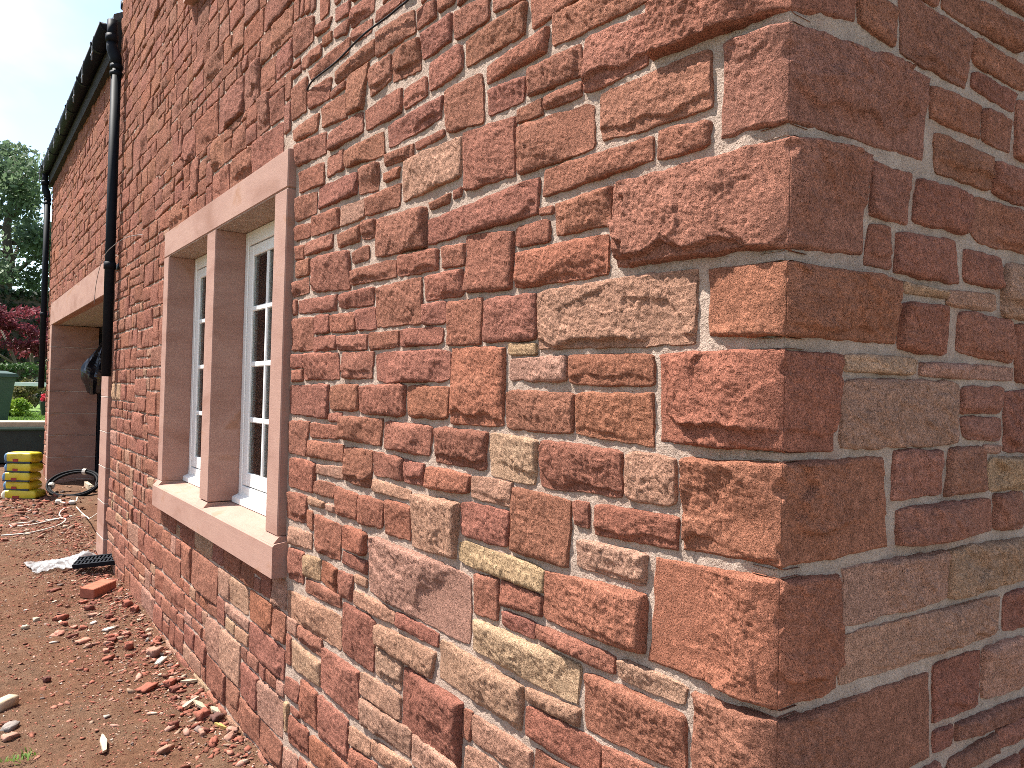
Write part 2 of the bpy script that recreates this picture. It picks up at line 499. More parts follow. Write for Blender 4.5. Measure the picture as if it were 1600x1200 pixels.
# ------------------------------------------------------------------ measured stone outlines
# stone outlines in millimetres on each wall: tint code, then corners (along wall, height)
MAIN_STONES="""r -549 2175 -276 2147 -274 2095 -544 2107
r -444 2089 -279 2074 -282 1983 -445 1981
r -625 2090 -458 2084 -453 2021 -623 2029
r -571 2014 -455 2011 -452 1981 -570 1987
r -661 2013 -579 2013 -575 1980 -663 1985
r -654 1977 -417 1959 -416 1872 -655 1872
m -400 1969 -143 1965 -138 1867 -392 1878
r -249 1863 -143 1852 -143 1808 -256 1811
r -560 1865 -263 1856 -262 1815 -565 1809
r -774 2092 -630 2078 -642 2025 -771 2030
r -783 2145 -561 2155 -569 2104 -781 2105
r -626 2255 -463 2231 -461 2178 -617 2164
r -874 2236 -640 2239 -645 2168 -871 2173
r -936 2328 -784 2313 -781 2250 -925 2254
r -767 2302 -645 2293 -645 2241 -762 2261
r -1094 2335 -944 2331 -947 2262 -1081 2260
r -1047 2241 -895 2240 -885 2172 -1043 2166
r -968 2148 -802 2141 -790 2021 -955 2042
r -878 2022 -672 2003 -664 1874 -864 1883
p -1172 2026 -884 2016 -883 1921 -1165 1912
r -1123 2409 -1024 2394 -1021 2349 -1116 2352
r -1015 2391 -931 2381 -937 2352 -1006 2355
r -1360 2437 -1141 2416 -1129 2352 -1356 2362
r -1255 2341 -1102 2330 -1093 2239 -1250 2256
r -1407 2347 -1265 2340 -1261 2268 -1391 2258
r -1656 2418 -1375 2424 -1372 2372 -1647 2375
r -1567 2375 -1408 2366 -1444 2240 -1553 2252
r -1183 2217 -1062 2217 -1055 2162 -1180 2161
r -1427 2231 -1193 2229 -1198 2157 -1412 2166
r -1272 2143 -979 2139 -984 2085 -1264 2078
r -1112 2058 -967 2053 -962 2036 -1107 2036
r -1287 2066 -1121 2056 -1128 2024 -1280 2033
r -1575 2144 -1301 2137 -1292 2067 -1559 2091
r -1681 2231 -1443 2236 -1433 2167 -1696 2173
r -2034 2329 -1782 2326 -1798 2267 -1998 2280
r -1768 2333 -1570 2326 -1558 2244 -1750 2265
r -1881 2426 -1682 2416 -1702 2345 -1876 2359
r -1887 2493 -1540 2493 -1560 2446 -1869 2460
r -1540 2503 -1395 2492 -1403 2448 -1526 2464
r -1679 2559 -1556 2553 -1576 2507 -1677 2533
r -2042 2716 -1850 2677 -1858 2587 -2040 2589
r -1959 2562 -1785 2556 -1782 2512 -1948 2519
r -1825 2630 -1696 2612 -1720 2580 -1830 2593
r -1982 2265 -1715 2245 -1716 2173 -1968 2188
r -1950 2162 -1728 2150 -1722 2076 -1944 2088
r -1702 2154 -1576 2154 -1571 2089 -1697 2091
r -1762 2074 -1465 2061 -1466 1994 -1764 2000
r -1454 2068 -1326 2057 -1321 1975 -1455 1987
o -1294 2014 -1189 2013 -1206 1986 -1282 1989
r -1533 2569 -1379 2565 -1386 2507 -1541 2513
r -1364 2499 -1226 2489 -1216 2463 -1373 2465
r -1671 2623 -1559 2609 -1556 2564 -1668 2581
r -1974 2077 -1782 2062 -1784 1993 -1967 1992
r -1399 1967 -1187 1969 -1192 1906 -1401 1914
p -1582 1977 -1409 1967 -1411 1914 -1583 1913
r -1825 1985 -1594 1977 -1589 1914 -1820 1920
r -1974 1976 -1831 1969 -1828 1921 -1969 1925
r -1326 1895 -1044 1879 -1038 1773 -1330 1787
r -1028 1884 -928 1889 -935 1867 -1023 1867
r -1034 1841 -580 1855 -580 1778 -1027 1780
r -1606 1892 -1432 1898 -1440 1848 -1591 1850
r -1427 1902 -1337 1899 -1339 1845 -1423 1850
r -1483 1821 -1374 1829 -1371 1788 -1480 1787
r -1877 1906 -1638 1902 -1641 1857 -1874 1862
r -1968 1908 -1884 1902 -1888 1853 -1964 1858
r -1822 1845 -1507 1834 -1498 1713 -1806 1734
r -1963 1852 -1829 1851 -1832 1793 -1959 1796
r -1989 1782 -1831 1787 -1827 1733 -1985 1731
r -1491 1769 -1202 1766 -1200 1718 -1488 1724
r -1194 1773 -979 1767 -980 1710 -1190 1717
r -959 1764 -858 1759 -855 1707 -957 1713
r -852 1777 -662 1758 -668 1633 -849 1643
r -656 1764 -543 1762 -541 1717 -654 1720
r -523 1787 -361 1792 -361 1722 -516 1726
r -578 1790 -531 1787 -533 1770 -574 1774
o -651 1709 -369 1706 -371 1631 -651 1635
r -1042 1701 -865 1701 -859 1637 -1035 1640
r -1314 1700 -1059 1703 -1052 1585 -1307 1587
r -1575 1705 -1330 1706 -1331 1652 -1565 1660
r -1922 1715 -1593 1707 -1596 1655 -1918 1670
r -1992 1720 -1937 1721 -1933 1666 -1987 1667
r -1448 1647 -1321 1649 -1312 1583 -1433 1587
r -1639 1646 -1454 1642 -1450 1586 -1635 1590
r -1772 1652 -1645 1649 -1641 1590 -1767 1592
r -2002 1654 -1778 1650 -1777 1540 -1985 1543
r -1776 1584 -1596 1581 -1593 1536 -1777 1537
r -1584 1578 -1368 1574 -1370 1527 -1569 1533
r -1358 1576 -1177 1574 -1179 1529 -1349 1526
r -1168 1575 -946 1571 -947 1529 -1161 1528
r -1047 1633 -930 1631 -935 1578 -1044 1579
r -922 1627 -778 1626 -779 1522 -925 1524
r -768 1621 -579 1618 -575 1524 -767 1525
p -573 1621 -160 1619 -164 1498 -566 1503
r -1976 1532 -1862 1531 -1858 1483 -1972 1482
r -1972 1476 -1865 1478 -1855 1440 -1968 1434
r -1855 1531 -1568 1526 -1556 1445 -1840 1443
r -1538 1525 -1323 1521 -1329 1447 -1527 1447
r -1308 1520 -909 1514 -909 1438 -1298 1435
o -902 1516 -686 1512 -684 1343 -897 1338
y -672 1518 -574 1516 -573 1493 -668 1494
p -664 1487 -480 1488 -478 1437 -662 1440
o -471 1489 -253 1486 -246 1431 -466 1432
r -676 1420 -454 1416 -456 1338 -673 1338
o -448 1416 -251 1418 -247 1330 -446 1340
r -2015 1423 -1636 1430 -1640 1320 -2007 1327
r -1623 1425 -1418 1431 -1418 1352 -1617 1350
r -1406 1426 -1129 1430 -1128 1346 -1407 1347
o -1120 1427 -909 1427 -915 1347 -1106 1347
r -1629 1335 -1531 1346 -1529 1314 -1627 1313
r -1981 1300 -1787 1306 -1820 1190 -1971 1190
r -1773 1304 -1546 1302 -1549 1263 -1776 1254
r -1789 1245 -1507 1248 -1509 1196 -1792 1190
r -1525 1334 -1252 1335 -1267 1260 -1526 1266
r -1242 1331 -983 1328 -994 1253 -1242 1257
d -967 1327 -742 1328 -747 1243 -966 1242
q -732 1326 -564 1321 -568 1231 -728 1231
d -556 1322 -323 1319 -316 1235 -550 1230
p -313 1317 -197 1314 -195 1238 -310 1234
r -1962 1174 -1728 1177 -1735 1079 -1969 1073
p -1715 1173 -1502 1182 -1511 1143 -1712 1143
r -1724 1121 -1558 1124 -1573 1078 -1728 1079
r -1495 1245 -1311 1244 -1319 1136 -1499 1142
r -1306 1244 -1131 1238 -1132 1180 -1301 1178
r -1126 1237 -1021 1233 -1026 1179 -1123 1177
o -1009 1230 -808 1227 -813 1183 -1010 1175
p -801 1227 -645 1226 -648 1176 -802 1177
p -1306 1169 -1083 1159 -1086 1134 -1304 1133
r -1976 1056 -1789 1062 -1789 970 -1976 962
p -1785 1062 -1647 1059 -1652 1041 -1780 1034
p -1634 1058 -1569 1057 -1570 1037 -1632 1036
r -1566 1118 -1402 1113 -1402 1037 -1557 1036
r -1391 1114 -1229 1114 -1243 1039 -1386 1033
r -1220 1122 -1085 1118 -1080 1033 -1214 1028
p -1078 1155 -849 1160 -863 1029 -1071 1019
r -842 1165 -650 1165 -659 1090 -842 1088
r -639 1220 -456 1213 -460 1086 -647 1086
r -449 1212 -406 1215 -406 1169 -442 1170
d -388 1216 -189 1221 -189 1167 -384 1161
p -435 1144 -254 1151 -258 1093 -437 1093
p -1966 941 -1738 944 -1741 895 -1969 882
r -1785 1018 -1737 1017 -1732 955 -1781 963
r -1723 1013 -1510 1009 -1512 899 -1714 897
o -1500 1011 -1332 1014 -1338 946 -1503 939
d -1491 934 -1327 934 -1329 896 -1500 897
p -1316 1012 -794 1004 -791 843 -1311 853
r -784 1012 -685 1018 -687 929 -777 923
y -845 1076 -530 1072 -534 1021 -846 1025
r -679 1019 -536 1014 -537 975 -677 966
d -670 957 -554 959 -555 924 -666 925
d -552 958 -327 958 -328 924 -550 929
o -530 1066 -254 1082 -256 978 -529 973
y -776 911 -417 917 -423 838 -776 843
q -317 958 -163 957 -170 925 -318 923
r -408 908 -166 913 -162 819 -400 804
p -580 823 -414 836 -419 799 -579 796
d -579 790 -358 796 -360 730 -576 727
r -354 792 -227 803 -225 752 -350 726
q -918 830 -591 821 -595 729 -921 735
p -1266 780 -939 790 -958 720 -1253 723
p -1406 841 -1147 839 -1154 800 -1408 795
d -1143 840 -930 838 -932 804 -1145 802
d -1481 787 -1267 789 -1267 641 -1476 643
r -1782 796 -1499 802 -1496 760 -1785 749
o -1653 878 -1534 874 -1534 799 -1654 812
y -1795 870 -1659 879 -1661 809 -1794 802
r -1968 871 -1802 873 -1802 771 -1951 762
r -1526 875 -1419 875 -1425 800 -1517 798
p -1948 724 -1489 743 -1488 640 -1940 632
q -1262 716 -1105 719 -1109 644 -1258 644
d -1096 713 -813 715 -819 565 -1096 559
p -1353 624 -1109 632 -1105 568 -1349 558
p -1343 551 -1045 566 -1054 495 -1333 478
p -1037 565 -826 569 -824 517 -1040 484
r -809 702 -773 707 -783 640 -810 641
p -770 704 -557 705 -559 638 -775 643
p -796 628 -670 632 -667 560 -799 556
r -1633 614 -1358 618 -1354 480 -1630 486
q -1888 565 -1638 563 -1636 484 -1881 475
r -1834 632 -1628 635 -1637 578 -1830 580
p -2071 635 -1842 635 -1845 582 -2066 579
r -2135 573 -1896 568 -1896 476 -2125 472
r -2053 430 -1811 438 -1813 375 -2047 364
r -1798 463 -1657 462 -1652 345 -1796 339
r -1647 460 -1424 460 -1416 339 -1638 335
p -1412 450 -1276 456 -1273 413 -1414 395
p -1266 468 -1049 481 -1046 434 -1268 415
r -1397 392 -1233 407 -1229 345 -1398 319
d -1890 311 -1717 321 -1717 239 -1890 220
o -1709 313 -1537 329 -1532 255 -1703 235
y -2045 342 -1901 345 -1908 251 -2035 233
r -1531 327 -1371 334 -1368 277 -1526 257
p -2032 189 -1814 202 -1809 141 -2024 108"""
SIDE_STONES="""r 169 2058 280 2058 275 1994 171 2003
r 289 2097 547 2088 519 1989 300 1989
r 433 2156 749 2175 751 2113 437 2105
r 644 2221 862 2250 864 2203 648 2193
r 547 2090 774 2092 773 2043 555 2042
r 552 2027 732 2030 726 1990 550 1997
r 743 2025 937 2029 942 1910 733 1904
r 397 1961 583 1972 585 1909 399 1906
r 593 1968 713 1974 715 1909 595 1908
r 417 1887 619 1883 628 1821 419 1814
r 633 1880 909 1894 912 1813 642 1816
r 221 1797 341 1796 328 1712 213 1709
r 359 1796 551 1800 550 1725 344 1718
r 560 1800 879 1801 882 1721 560 1717
r 218 1694 273 1700 283 1632 197 1627
r 296 1694 493 1708 514 1631 293 1626
r 530 1697 680 1700 683 1638 529 1637
q 695 1692 883 1701 887 1591 685 1585
y 314 1613 467 1612 461 1601 317 1597
p 469 1616 662 1627 664 1593 467 1588
r 315 1581 482 1586 471 1500 307 1501
r 518 1582 738 1583 738 1498 503 1507
d 747 1578 912 1580 917 1462 754 1460
y 150 1486 365 1489 363 1462 154 1459
p 379 1484 745 1490 746 1463 379 1460
p 145 1448 520 1455 509 1341 142 1340
m 530 1446 704 1449 685 1399 519 1398
m 528 1391 692 1389 687 1345 542 1353
r 708 1440 959 1456 965 1316 708 1325
p 623 1337 697 1336 687 1321 626 1324
m 301 1335 451 1333 462 1254 293 1254
m 488 1337 626 1334 636 1252 477 1251
q 640 1314 898 1309 901 1244 646 1250
m 312 1239 656 1238 662 1173 314 1175
m 670 1243 795 1243 802 1170 672 1174
p 810 1245 967 1241 970 1162 813 1170
p 160 1158 482 1154 485 1067 158 1068
q 490 1157 971 1144 974 1066 492 1063
p 154 1056 698 1047 693 976 153 979
d 719 1047 933 1043 936 962 718 973
r 444 959 623 954 617 854 448 858
p 633 956 810 952 814 848 630 860
p 825 946 979 945 983 839 829 848
r 448 843 518 838 519 803 450 803
m 530 838 942 820 943 779 531 806
m 509 778 687 785 688 744 492 756
m 697 791 943 782 945 741 695 746
r 332 2130 428 2132 412 2103 365 2102"""
QUOINS="""r -277 2086 -274 1986 2080 1970 176 2095 165 1999
m -121 1965 -123 1811 1957 1809 391 1974 381 1822
m -361 1795 -354 1638 1792 1628 199 1804 194 1639
o -144 1618 -142 1506 1612 1502 298 1617 298 1507
o -242 1487 -236 1335 1487 1336 137 1486 127 1336
o -184 1318 -182 1168 1325 1172 267 1329 286 1174
o -242 1150 -251 972 1160 973 147 1154 148 974
r -152 956 -156 797 962 806 428 953 438 798"""

# ------------------------------------------------------------------ layout of the house (metres; the long wall faces -Y, the end wall faces +X, their corner stands at 0,0)
TINT = {'r': (0.462, 0.196, 0.131), 'o': (0.476, 0.194, 0.122), 'd': (0.420, 0.174, 0.119), 'm': (0.452, 0.203, 0.139),
        'p': (0.590, 0.320, 0.222), 'q': (0.610, 0.368, 0.236), 'y': (0.630, 0.405, 0.250)}
WX0, WX1, WZ0, WZ1 = -3.938, -1.989, 0.760, 2.255     # window surround, over all
SILL_X0, SILL_X1 = -3.93, -1.965
GX0, GX1, GZT = -9.96, -6.03, 2.105                   # garage opening
STEP_X = -5.754                                       # tall part / low wing
END_X = -10.72
TOP_T, TOP_W = 5.0, 4.06
UPX0, UPX1, UPZ = -3.552, -1.60, 3.374                  # upper window sill
SIDE_LEN = 3.2

def gz(x):
    """ground height: nearly level at the corner, rising along the wall"""
    return 0.045 + np.clip((-np.asarray(x, float) - 3.5) / 8.0, 0, 1) * 0.22

house = empty('stone_house', (0, 0, 0))
tag(house, 'red sandstone house with rock-faced walls, stone-framed window and open garage', 'house')

def rects_of(openings):
    return openings

def wall_sheet(ubreaks, zbreaks, holes, seed, res_near, amp):
    """displaced mortar face over a (u,z) grid; holes are (u0,u1,z0,z1) on grid lines"""
    U, Zz = np.meshgrid(ubreaks, zbreaks)
    H = -0.0012 + amp * (0.0026 * fbm(U / 0.05, Zz / 0.05, seed, 3) + 0.002 * noise(U / 0.013, Zz / 0.013, seed + 5))
    nu = len(ubreaks); nz = len(zbreaks)
    uc = (ubreaks[:-1] + ubreaks[1:]) / 2; zc = (zbreaks[:-1] + zbreaks[1:]) / 2
    UC, ZC = np.meshgrid(uc, zc)
    keep = np.ones(UC.shape, bool)
    for (a, b, c, d) in holes:
        keep &= ~((UC > a) & (UC < b) & (ZC > c) & (ZC < d))
    j, i = np.nonzero(keep)
    q = np.stack([j * nu + i, j * nu + i + 1, (j + 1) * nu + i + 1, (j + 1) * nu + i], 1)
    return U.ravel(), Zz.ravel(), H.ravel(), q

def breaks(lo, hi, res, extra):
    n = max(1, int(round((hi - lo) / res)))
    a = np.linspace(lo, hi, n + 1)
    return a

def spaced(segs, snap):
    out = []
    for lo, hi, r in segs:
        n = max(1, int(math.ceil((hi - lo) / r)))
        out.append(np.linspace(lo, hi, n + 1))
    a = np.unique(np.round(np.concatenate(out + [np.array(snap)]), 4))
    return a

def joint_mask(z):
    m = np.zeros(np.shape(z), bool)
    for a, b in JOINTS: m |= (z > a - 0.006) & (z < b + 0.006)
    return m
_q = [[float(t) / 1000 for t in l.split()[1:]] for l in QUOINS.strip().splitlines()]
JOINTS = [(_q[k + 1][4], _q[k][5]) for k in range(len(_q) - 1)] + [(_q[0][4], _q[0][4] + 0.012), (_q[-1][5] - 0.012, _q[-1][5])]
# ---- long wall: mortar face in front, masonry core behind
holes = [(WX0, WX1, WZ0, WZ1), (GX0 - 0.02, GX1 + 0.02, -1, GZT + 0.1), (END_X - 1, STEP_X, TOP_W, 9)]
ub = spaced([(END_X, -6.0, 0.05), (-6.0, -2.6, 0.025), (-2.6, 0.0, 0.0085)], [WX0, WX1, GX0 - 0.02, GX1 + 0.02, STEP_X])
zb = spaced([(-0.4, 0.5, 0.02), (0.5, 2.6, 0.0095), (2.6, 3.4, 0.02), (3.4, TOP_T, 0.05)], [WZ0, WZ1, GZT + 0.1, TOP_W])
U, Zc, Hh, Q = wall_sheet(ub, zb, holes, 31, 0.01, 1.0)
Hh = np.where(U > -0.06, np.minimum(Hh, np.where(joint_mask(Zc), -0.0045, -0.0135 + 0.2 * np.maximum(0, -U - 0.02))), Hh)
v = np.stack([U, -Hh, Zc], 1)
v[:, 0] = np.minimum(v[:, 0], -0.0062)
core = MB()
yb, yf = 0.42, 0.022
for (a, b, c, d) in [(END_X, GX0 - 0.02, -0.4, TOP_W), (GX0 - 0.02, GX1 + 0.02, GZT + 0.1, TOP_W), (GX1 + 0.02, STEP_X, -0.4, TOP_W),
                     (STEP_X, WX0, -0.4, TOP_T), (WX0, WX1, -0.4, WZ0), (WX0, WX1, WZ1, TOP_T), (WX1, -0.02, -0.4, TOP_T)]:
    core.box(a, b, yf, yb, c, d)
core.box(-0.045, -0.0132, 0.0132, 0.045, -0.4, TOP_T)
for a_, b_ in JOINTS: core.box(-0.044, -0.0048, 0.0048, 0.044, a_ - 0.005, b_ + 0.005)
nb = len(v)
v = np.concatenate([v, np.array(core.v)])
Q = np.concatenate([Q, np.array(core.f) + nb])
wall_long = mesh_np('wall', v, Q, mat=M_MORTAR, parent=house)
wall_long['label'] = 'long front wall of rock-faced red sandstone with pale mortar'

# ---- end wall
ub = spaced([(0.0, 1.0, 0.009), (1.0, SIDE_LEN, 0.05)], [])
zb = spaced([(-0.4, 0.7, 0.03), (0.7, 2.2, 0.0095), (2.2, 3.0, 0.03), (3.0, TOP_T, 0.1)], [])
U, Zc, Hh, Q = wall_sheet(ub, zb, [], 57, 0.01, 0.8)
Hh = np.where(U < 0.06, np.minimum(Hh, np.where(joint_mask(Zc), -0.0045, -0.0135 + 0.2 * np.maximum(0, U - 0.02))), Hh)
v = np.stack([Hh, U, Zc], 1)
v[:, 1] = np.maximum(v[:, 1], 0.0062)
core = MB(); core.box(-0.42, -0.022, 0.02, SIDE_LEN, -0.4, TOP_T)
nb = len(v)
v = np.concatenate([v, np.array(core.v)]); Q = np.concatenate([Q, np.array(core.f) + nb])
wall_end = mesh_np('wall', v, Q, mat=M_MORTAR, parent=house)
wall_end['label'] = 'shaded end wall of squared red sandstone with pale mortar'

# ---- stones
def grade(n):
    """0..1 with two extra rows close to each end"""
    a = np.linspace(0, 1, n + 1)
    s = 1.0 / n
    return np.unique(np.concatenate([a, [0.16 * s, 0.45 * s, 1 - 0.45 * s, 1 - 0.16 * s]]))

def face_height(u, z, a, b, w, h, sd, rough, rs):
    """outward relief of a rock-faced stone"""
    big = min(1.0, (w * h) ** 0.5 / 0.18)
    f = 0.0045 + rs.uniform(-0.003, 0.004) * rough
    f = f + rough * (rs.uniform(-0.005, 0.005) * a + rs.uniform(-0.004, 0.006) * b)
    # split facets: lowest of several tilted planes, edges wandering
    uw = u + 0.018 * noise(u / 0.05, z / 0.05, sd + 40); zw = z + 0.018 * noise(u / 0.05 + 7, z / 0.05, sd + 41)
    u0_, z0_ = float(np.mean(u)), float(np.mean(z)); fac = None
    for k in range(rs.randint(3, 6)):
        an = rs.uniform(0, 6.283); sl = rs.uniform(0.02, 0.16)
        pu = u0_ + rs.uniform(-0.42, 0.42) * w; pz = z0_ + rs.uniform(-0.42, 0.42) * h
        pl = sl * (math.cos(an) * (uw - pu) + math.sin(an) * (zw - pz)) + rs.uniform(0.0, 0.006)
        fac = pl if fac is None else np.minimum(fac, pl)
    fac = fac - float(np.mean(fac)) + 0.002
    f = f + rough * (0.35 + 0.65 * big) * np.clip(fac, -0.012, 0.009)
    f = f + rough * big * 0.003 * noise(u / 0.14 + sd, z / 0.12, sd)
    f = f + rough * 0.0016 * noise(u / 0.055, z / 0.05 + sd, sd + 1)
    # fracture steps
    wx = u + 0.02 * noise(u / 0.06, z / 0.06, sd + 9)
    ang = rs.uniform(0.2, 1.2)
    q = 1.7 * noise((wx * math.cos(ang) + z * math.sin(ang)) / 0.10, (z * math.cos(ang) - wx * math.sin(ang)) / 0.17, sd + 2) + rs.uniform(0, 1)
    fl = np.floor(q); fr = q - fl
    f = f + rough * 0.0034 * big * (fl + sstep((fr - 0.43) / 0.14))
    # ridged chisel breaks
    rid = 1 - np.abs(noise(u / 0.045 + 3, z / 0.06 + sd, sd + 4))
    f = f + rough * 0.0012 * rid ** 3
    # broken-off lower lip / side
    if rs.random() < 0.38 * min(rough, 1.2):
        b0 = -1 + rs.uniform(0.25, 0.75)
        m = sstep((b0 + 0.36 * noise(u / 0.09, z * 0 + sd, sd + 6) + 0.05 * noise(u / 0.018, z * 0 + sd, sd + 8) - b) / (0.008 / h + 0.02))
        f = f - m * rs.uniform(0.006, 0.013) * rough * (0.5 + 0.5 * big)
    if rs.random() < 0.35 * min(rough, 1.2):
        s = rs.choice([-1, 1]); a0 = 1 - rs.uniform(0.1, 0.4)
        m = sstep((s * a - a0 - 0.35 * noise(z / 0.06, u * 0 + sd, sd + 7) - 0.10 * noise(z / 0.018, u * 0 + sd, sd + 8)) / (0.010 / w + 0.02))
        f = f - m * rs.uniform(0.004, 0.011) * rough * (0.5 + 0.5 * big)
    # sugary grain
    k_ = min(1, 0.5 + 0.5 * rough)
    f = f + 0.0021 * k_ * noise(u / 0.013, z / 0.013, sd + 11)
    f = f + 0.0022 * k_ * noise(u / 0.0066, z / 0.0066, sd + 12)
    return f

def stone_patch(c, sd, res, rough, soft=1.0):
    """c: TL,TR,BR,BL (u,z). returns u,z,h,quads with a skirt running back into the wall"""
    rs = random.Random(sd * 7919 + 13)
    c = np.asarray(c, float).reshape(4, 2)
    w = (np.hypot(*(c[1] - c[0])) + np.hypot(*(c[2] - c[3]))) / 2
    h = (np.hypot(*(c[0] - c[3])) + np.hypot(*(c[1] - c[2]))) / 2
    nx = max(4, int(w / res)); ny = max(3, int(h / res))
    S, T = np.meshgrid(grade(nx), grade(ny))
    a = 2 * S - 1; b = 1 - 2 * T
    r = rs.uniform(0.0015, 0.007) * soft
    kc = [min(0.30, r * rs.uniform(0.5, 1.4) / max(0.02, w / 2)) for _ in range(4)]
    kd = [min(0.34, r * rs.uniform(0.5, 1.4) / max(0.02, h / 2)) for _ in range(4)]
    qi = np.where(a < 0, np.where(b > 0, 0, 3), np.where(b > 0, 1, 2))
    KX = np.asarray(kc)[qi]; KY = np.asarray(kd)[qi]
    aa = np.abs(a); bb = np.abs(b)
    a2 = a * (1 - KX * aa ** 3 * bb ** 8)
    b2 = b * (1 - KY * bb ** 3 * aa ** 8)
    s2 = (a2 + 1) / 2; t2 = (1 - b2) / 2
    P = (c[0][None, None] * ((1 - s2) * (1 - t2))[..., None] + c[1][None, None] * (s2 * (1 - t2))[..., None]
         + c[2][None, None] * (s2 * t2)[..., None] + c[3][None, None] * ((1 - s2) * t2)[..., None])
    u = P[..., 0]; z = P[..., 1]
    am = min(0.0028, 0.025 * min(w, h) + 0.0006)
    du = am * (noise(u / 0.05, z / 0.05, sd + 20) + 0.5 * noise(u / 0.018, z / 0.018, sd + 21))
    dz = am * (noise(u / 0.05 + 9, z / 0.05, sd + 22) + 0.5 * noise(u / 0.018, z / 0.018 + 4, sd + 23))
    d = np.minimum((1 - aa) * w / 2, (1 - bb) * h / 2)
    we = rs.uniform(0.0015, 0.0034) * soft
    we_n = we * (1 + 0.6 * noise(u / 0.04, z / 0.04, sd + 24))
    p = np.clip(d / np.maximum(we_n, 0.0008), 0, 1)
    p = np.sin(p * math.pi / 2) ** 0.7
    f = face_height(u, z, a, b, w, h, sd, rough, rs)
    lo = -0.012
    e0 = 0.0030 + 0.0020 * noise(u / 0.06, z / 0.06, sd + 30)
    f = e0 + (f - e0) * (1 - np.exp(-np.maximum(d, 0) / rs.uniform(0.003, 0.006)))
    f = 0.0012 + 0.0022 * np.logaddexp(0, (f - 0.0012) / 0.0022)
    H = lo + (f - lo) * p
    u = u + du; z = z + dz
    ny1, nx1 = S.shape
    # skirt
    cu = u.mean(); cz = z.mean()
    U = np.pad(u, 1, mode='edge'); Zp = np.pad(z, 1, mode='edge')
    Hp = np.pad(H, 1, constant_values=-0.05)
    n2 = nx1 + 2
    j, i = np.meshgrid(np.arange(ny1 + 1), np.arange(nx1 + 1), indexing='ij')
    j = j.ravel(); i = i.ravel()
    q = np.stack([j * n2 + i, (j + 1) * n2 + i, (j + 1) * n2 + i + 1, j * n2 + i + 1], 1)
    corner = ((j == 0) | (j == ny1)) & ((i == 0) | (i == nx1))
    return U.ravel(), Zp.ravel(), Hp.ravel(), q[~corner]

def vary(code, rs, k=0.09):
    t = np.array(TINT[code])
    g = 1 + rs.uniform(-k, k)
    return np.clip(t * g * (1 + np.array([rs.uniform(-0.02, 0.02), rs.uniform(-0.035, 0.035), rs.uniform(-0.05, 0.05)])), 0.02, 0.8)

def parse(txt, grow=0.0, lim=False):
    out = []
    for l in txt.strip().splitlines():
        p = l.split()
        q = np.array([float(x) / 1000 for x in p[1:]])
        if grow and len(q) == 8:
            Q2 = q.reshape(4, 2); q = (Q2 + np.array([[-1, 1], [1, 1], [1, -1], [-1, -1]]) * grow)
            if lim: q[:, 0] = np.maximum(q[:, 0], np.where(q[:, 1] < 0.95, -1.945, np.where(q[:, 1] < 2.265, -1.98, -9)))
            q = q.ravel()
        out.append((p[0], q))
    return out

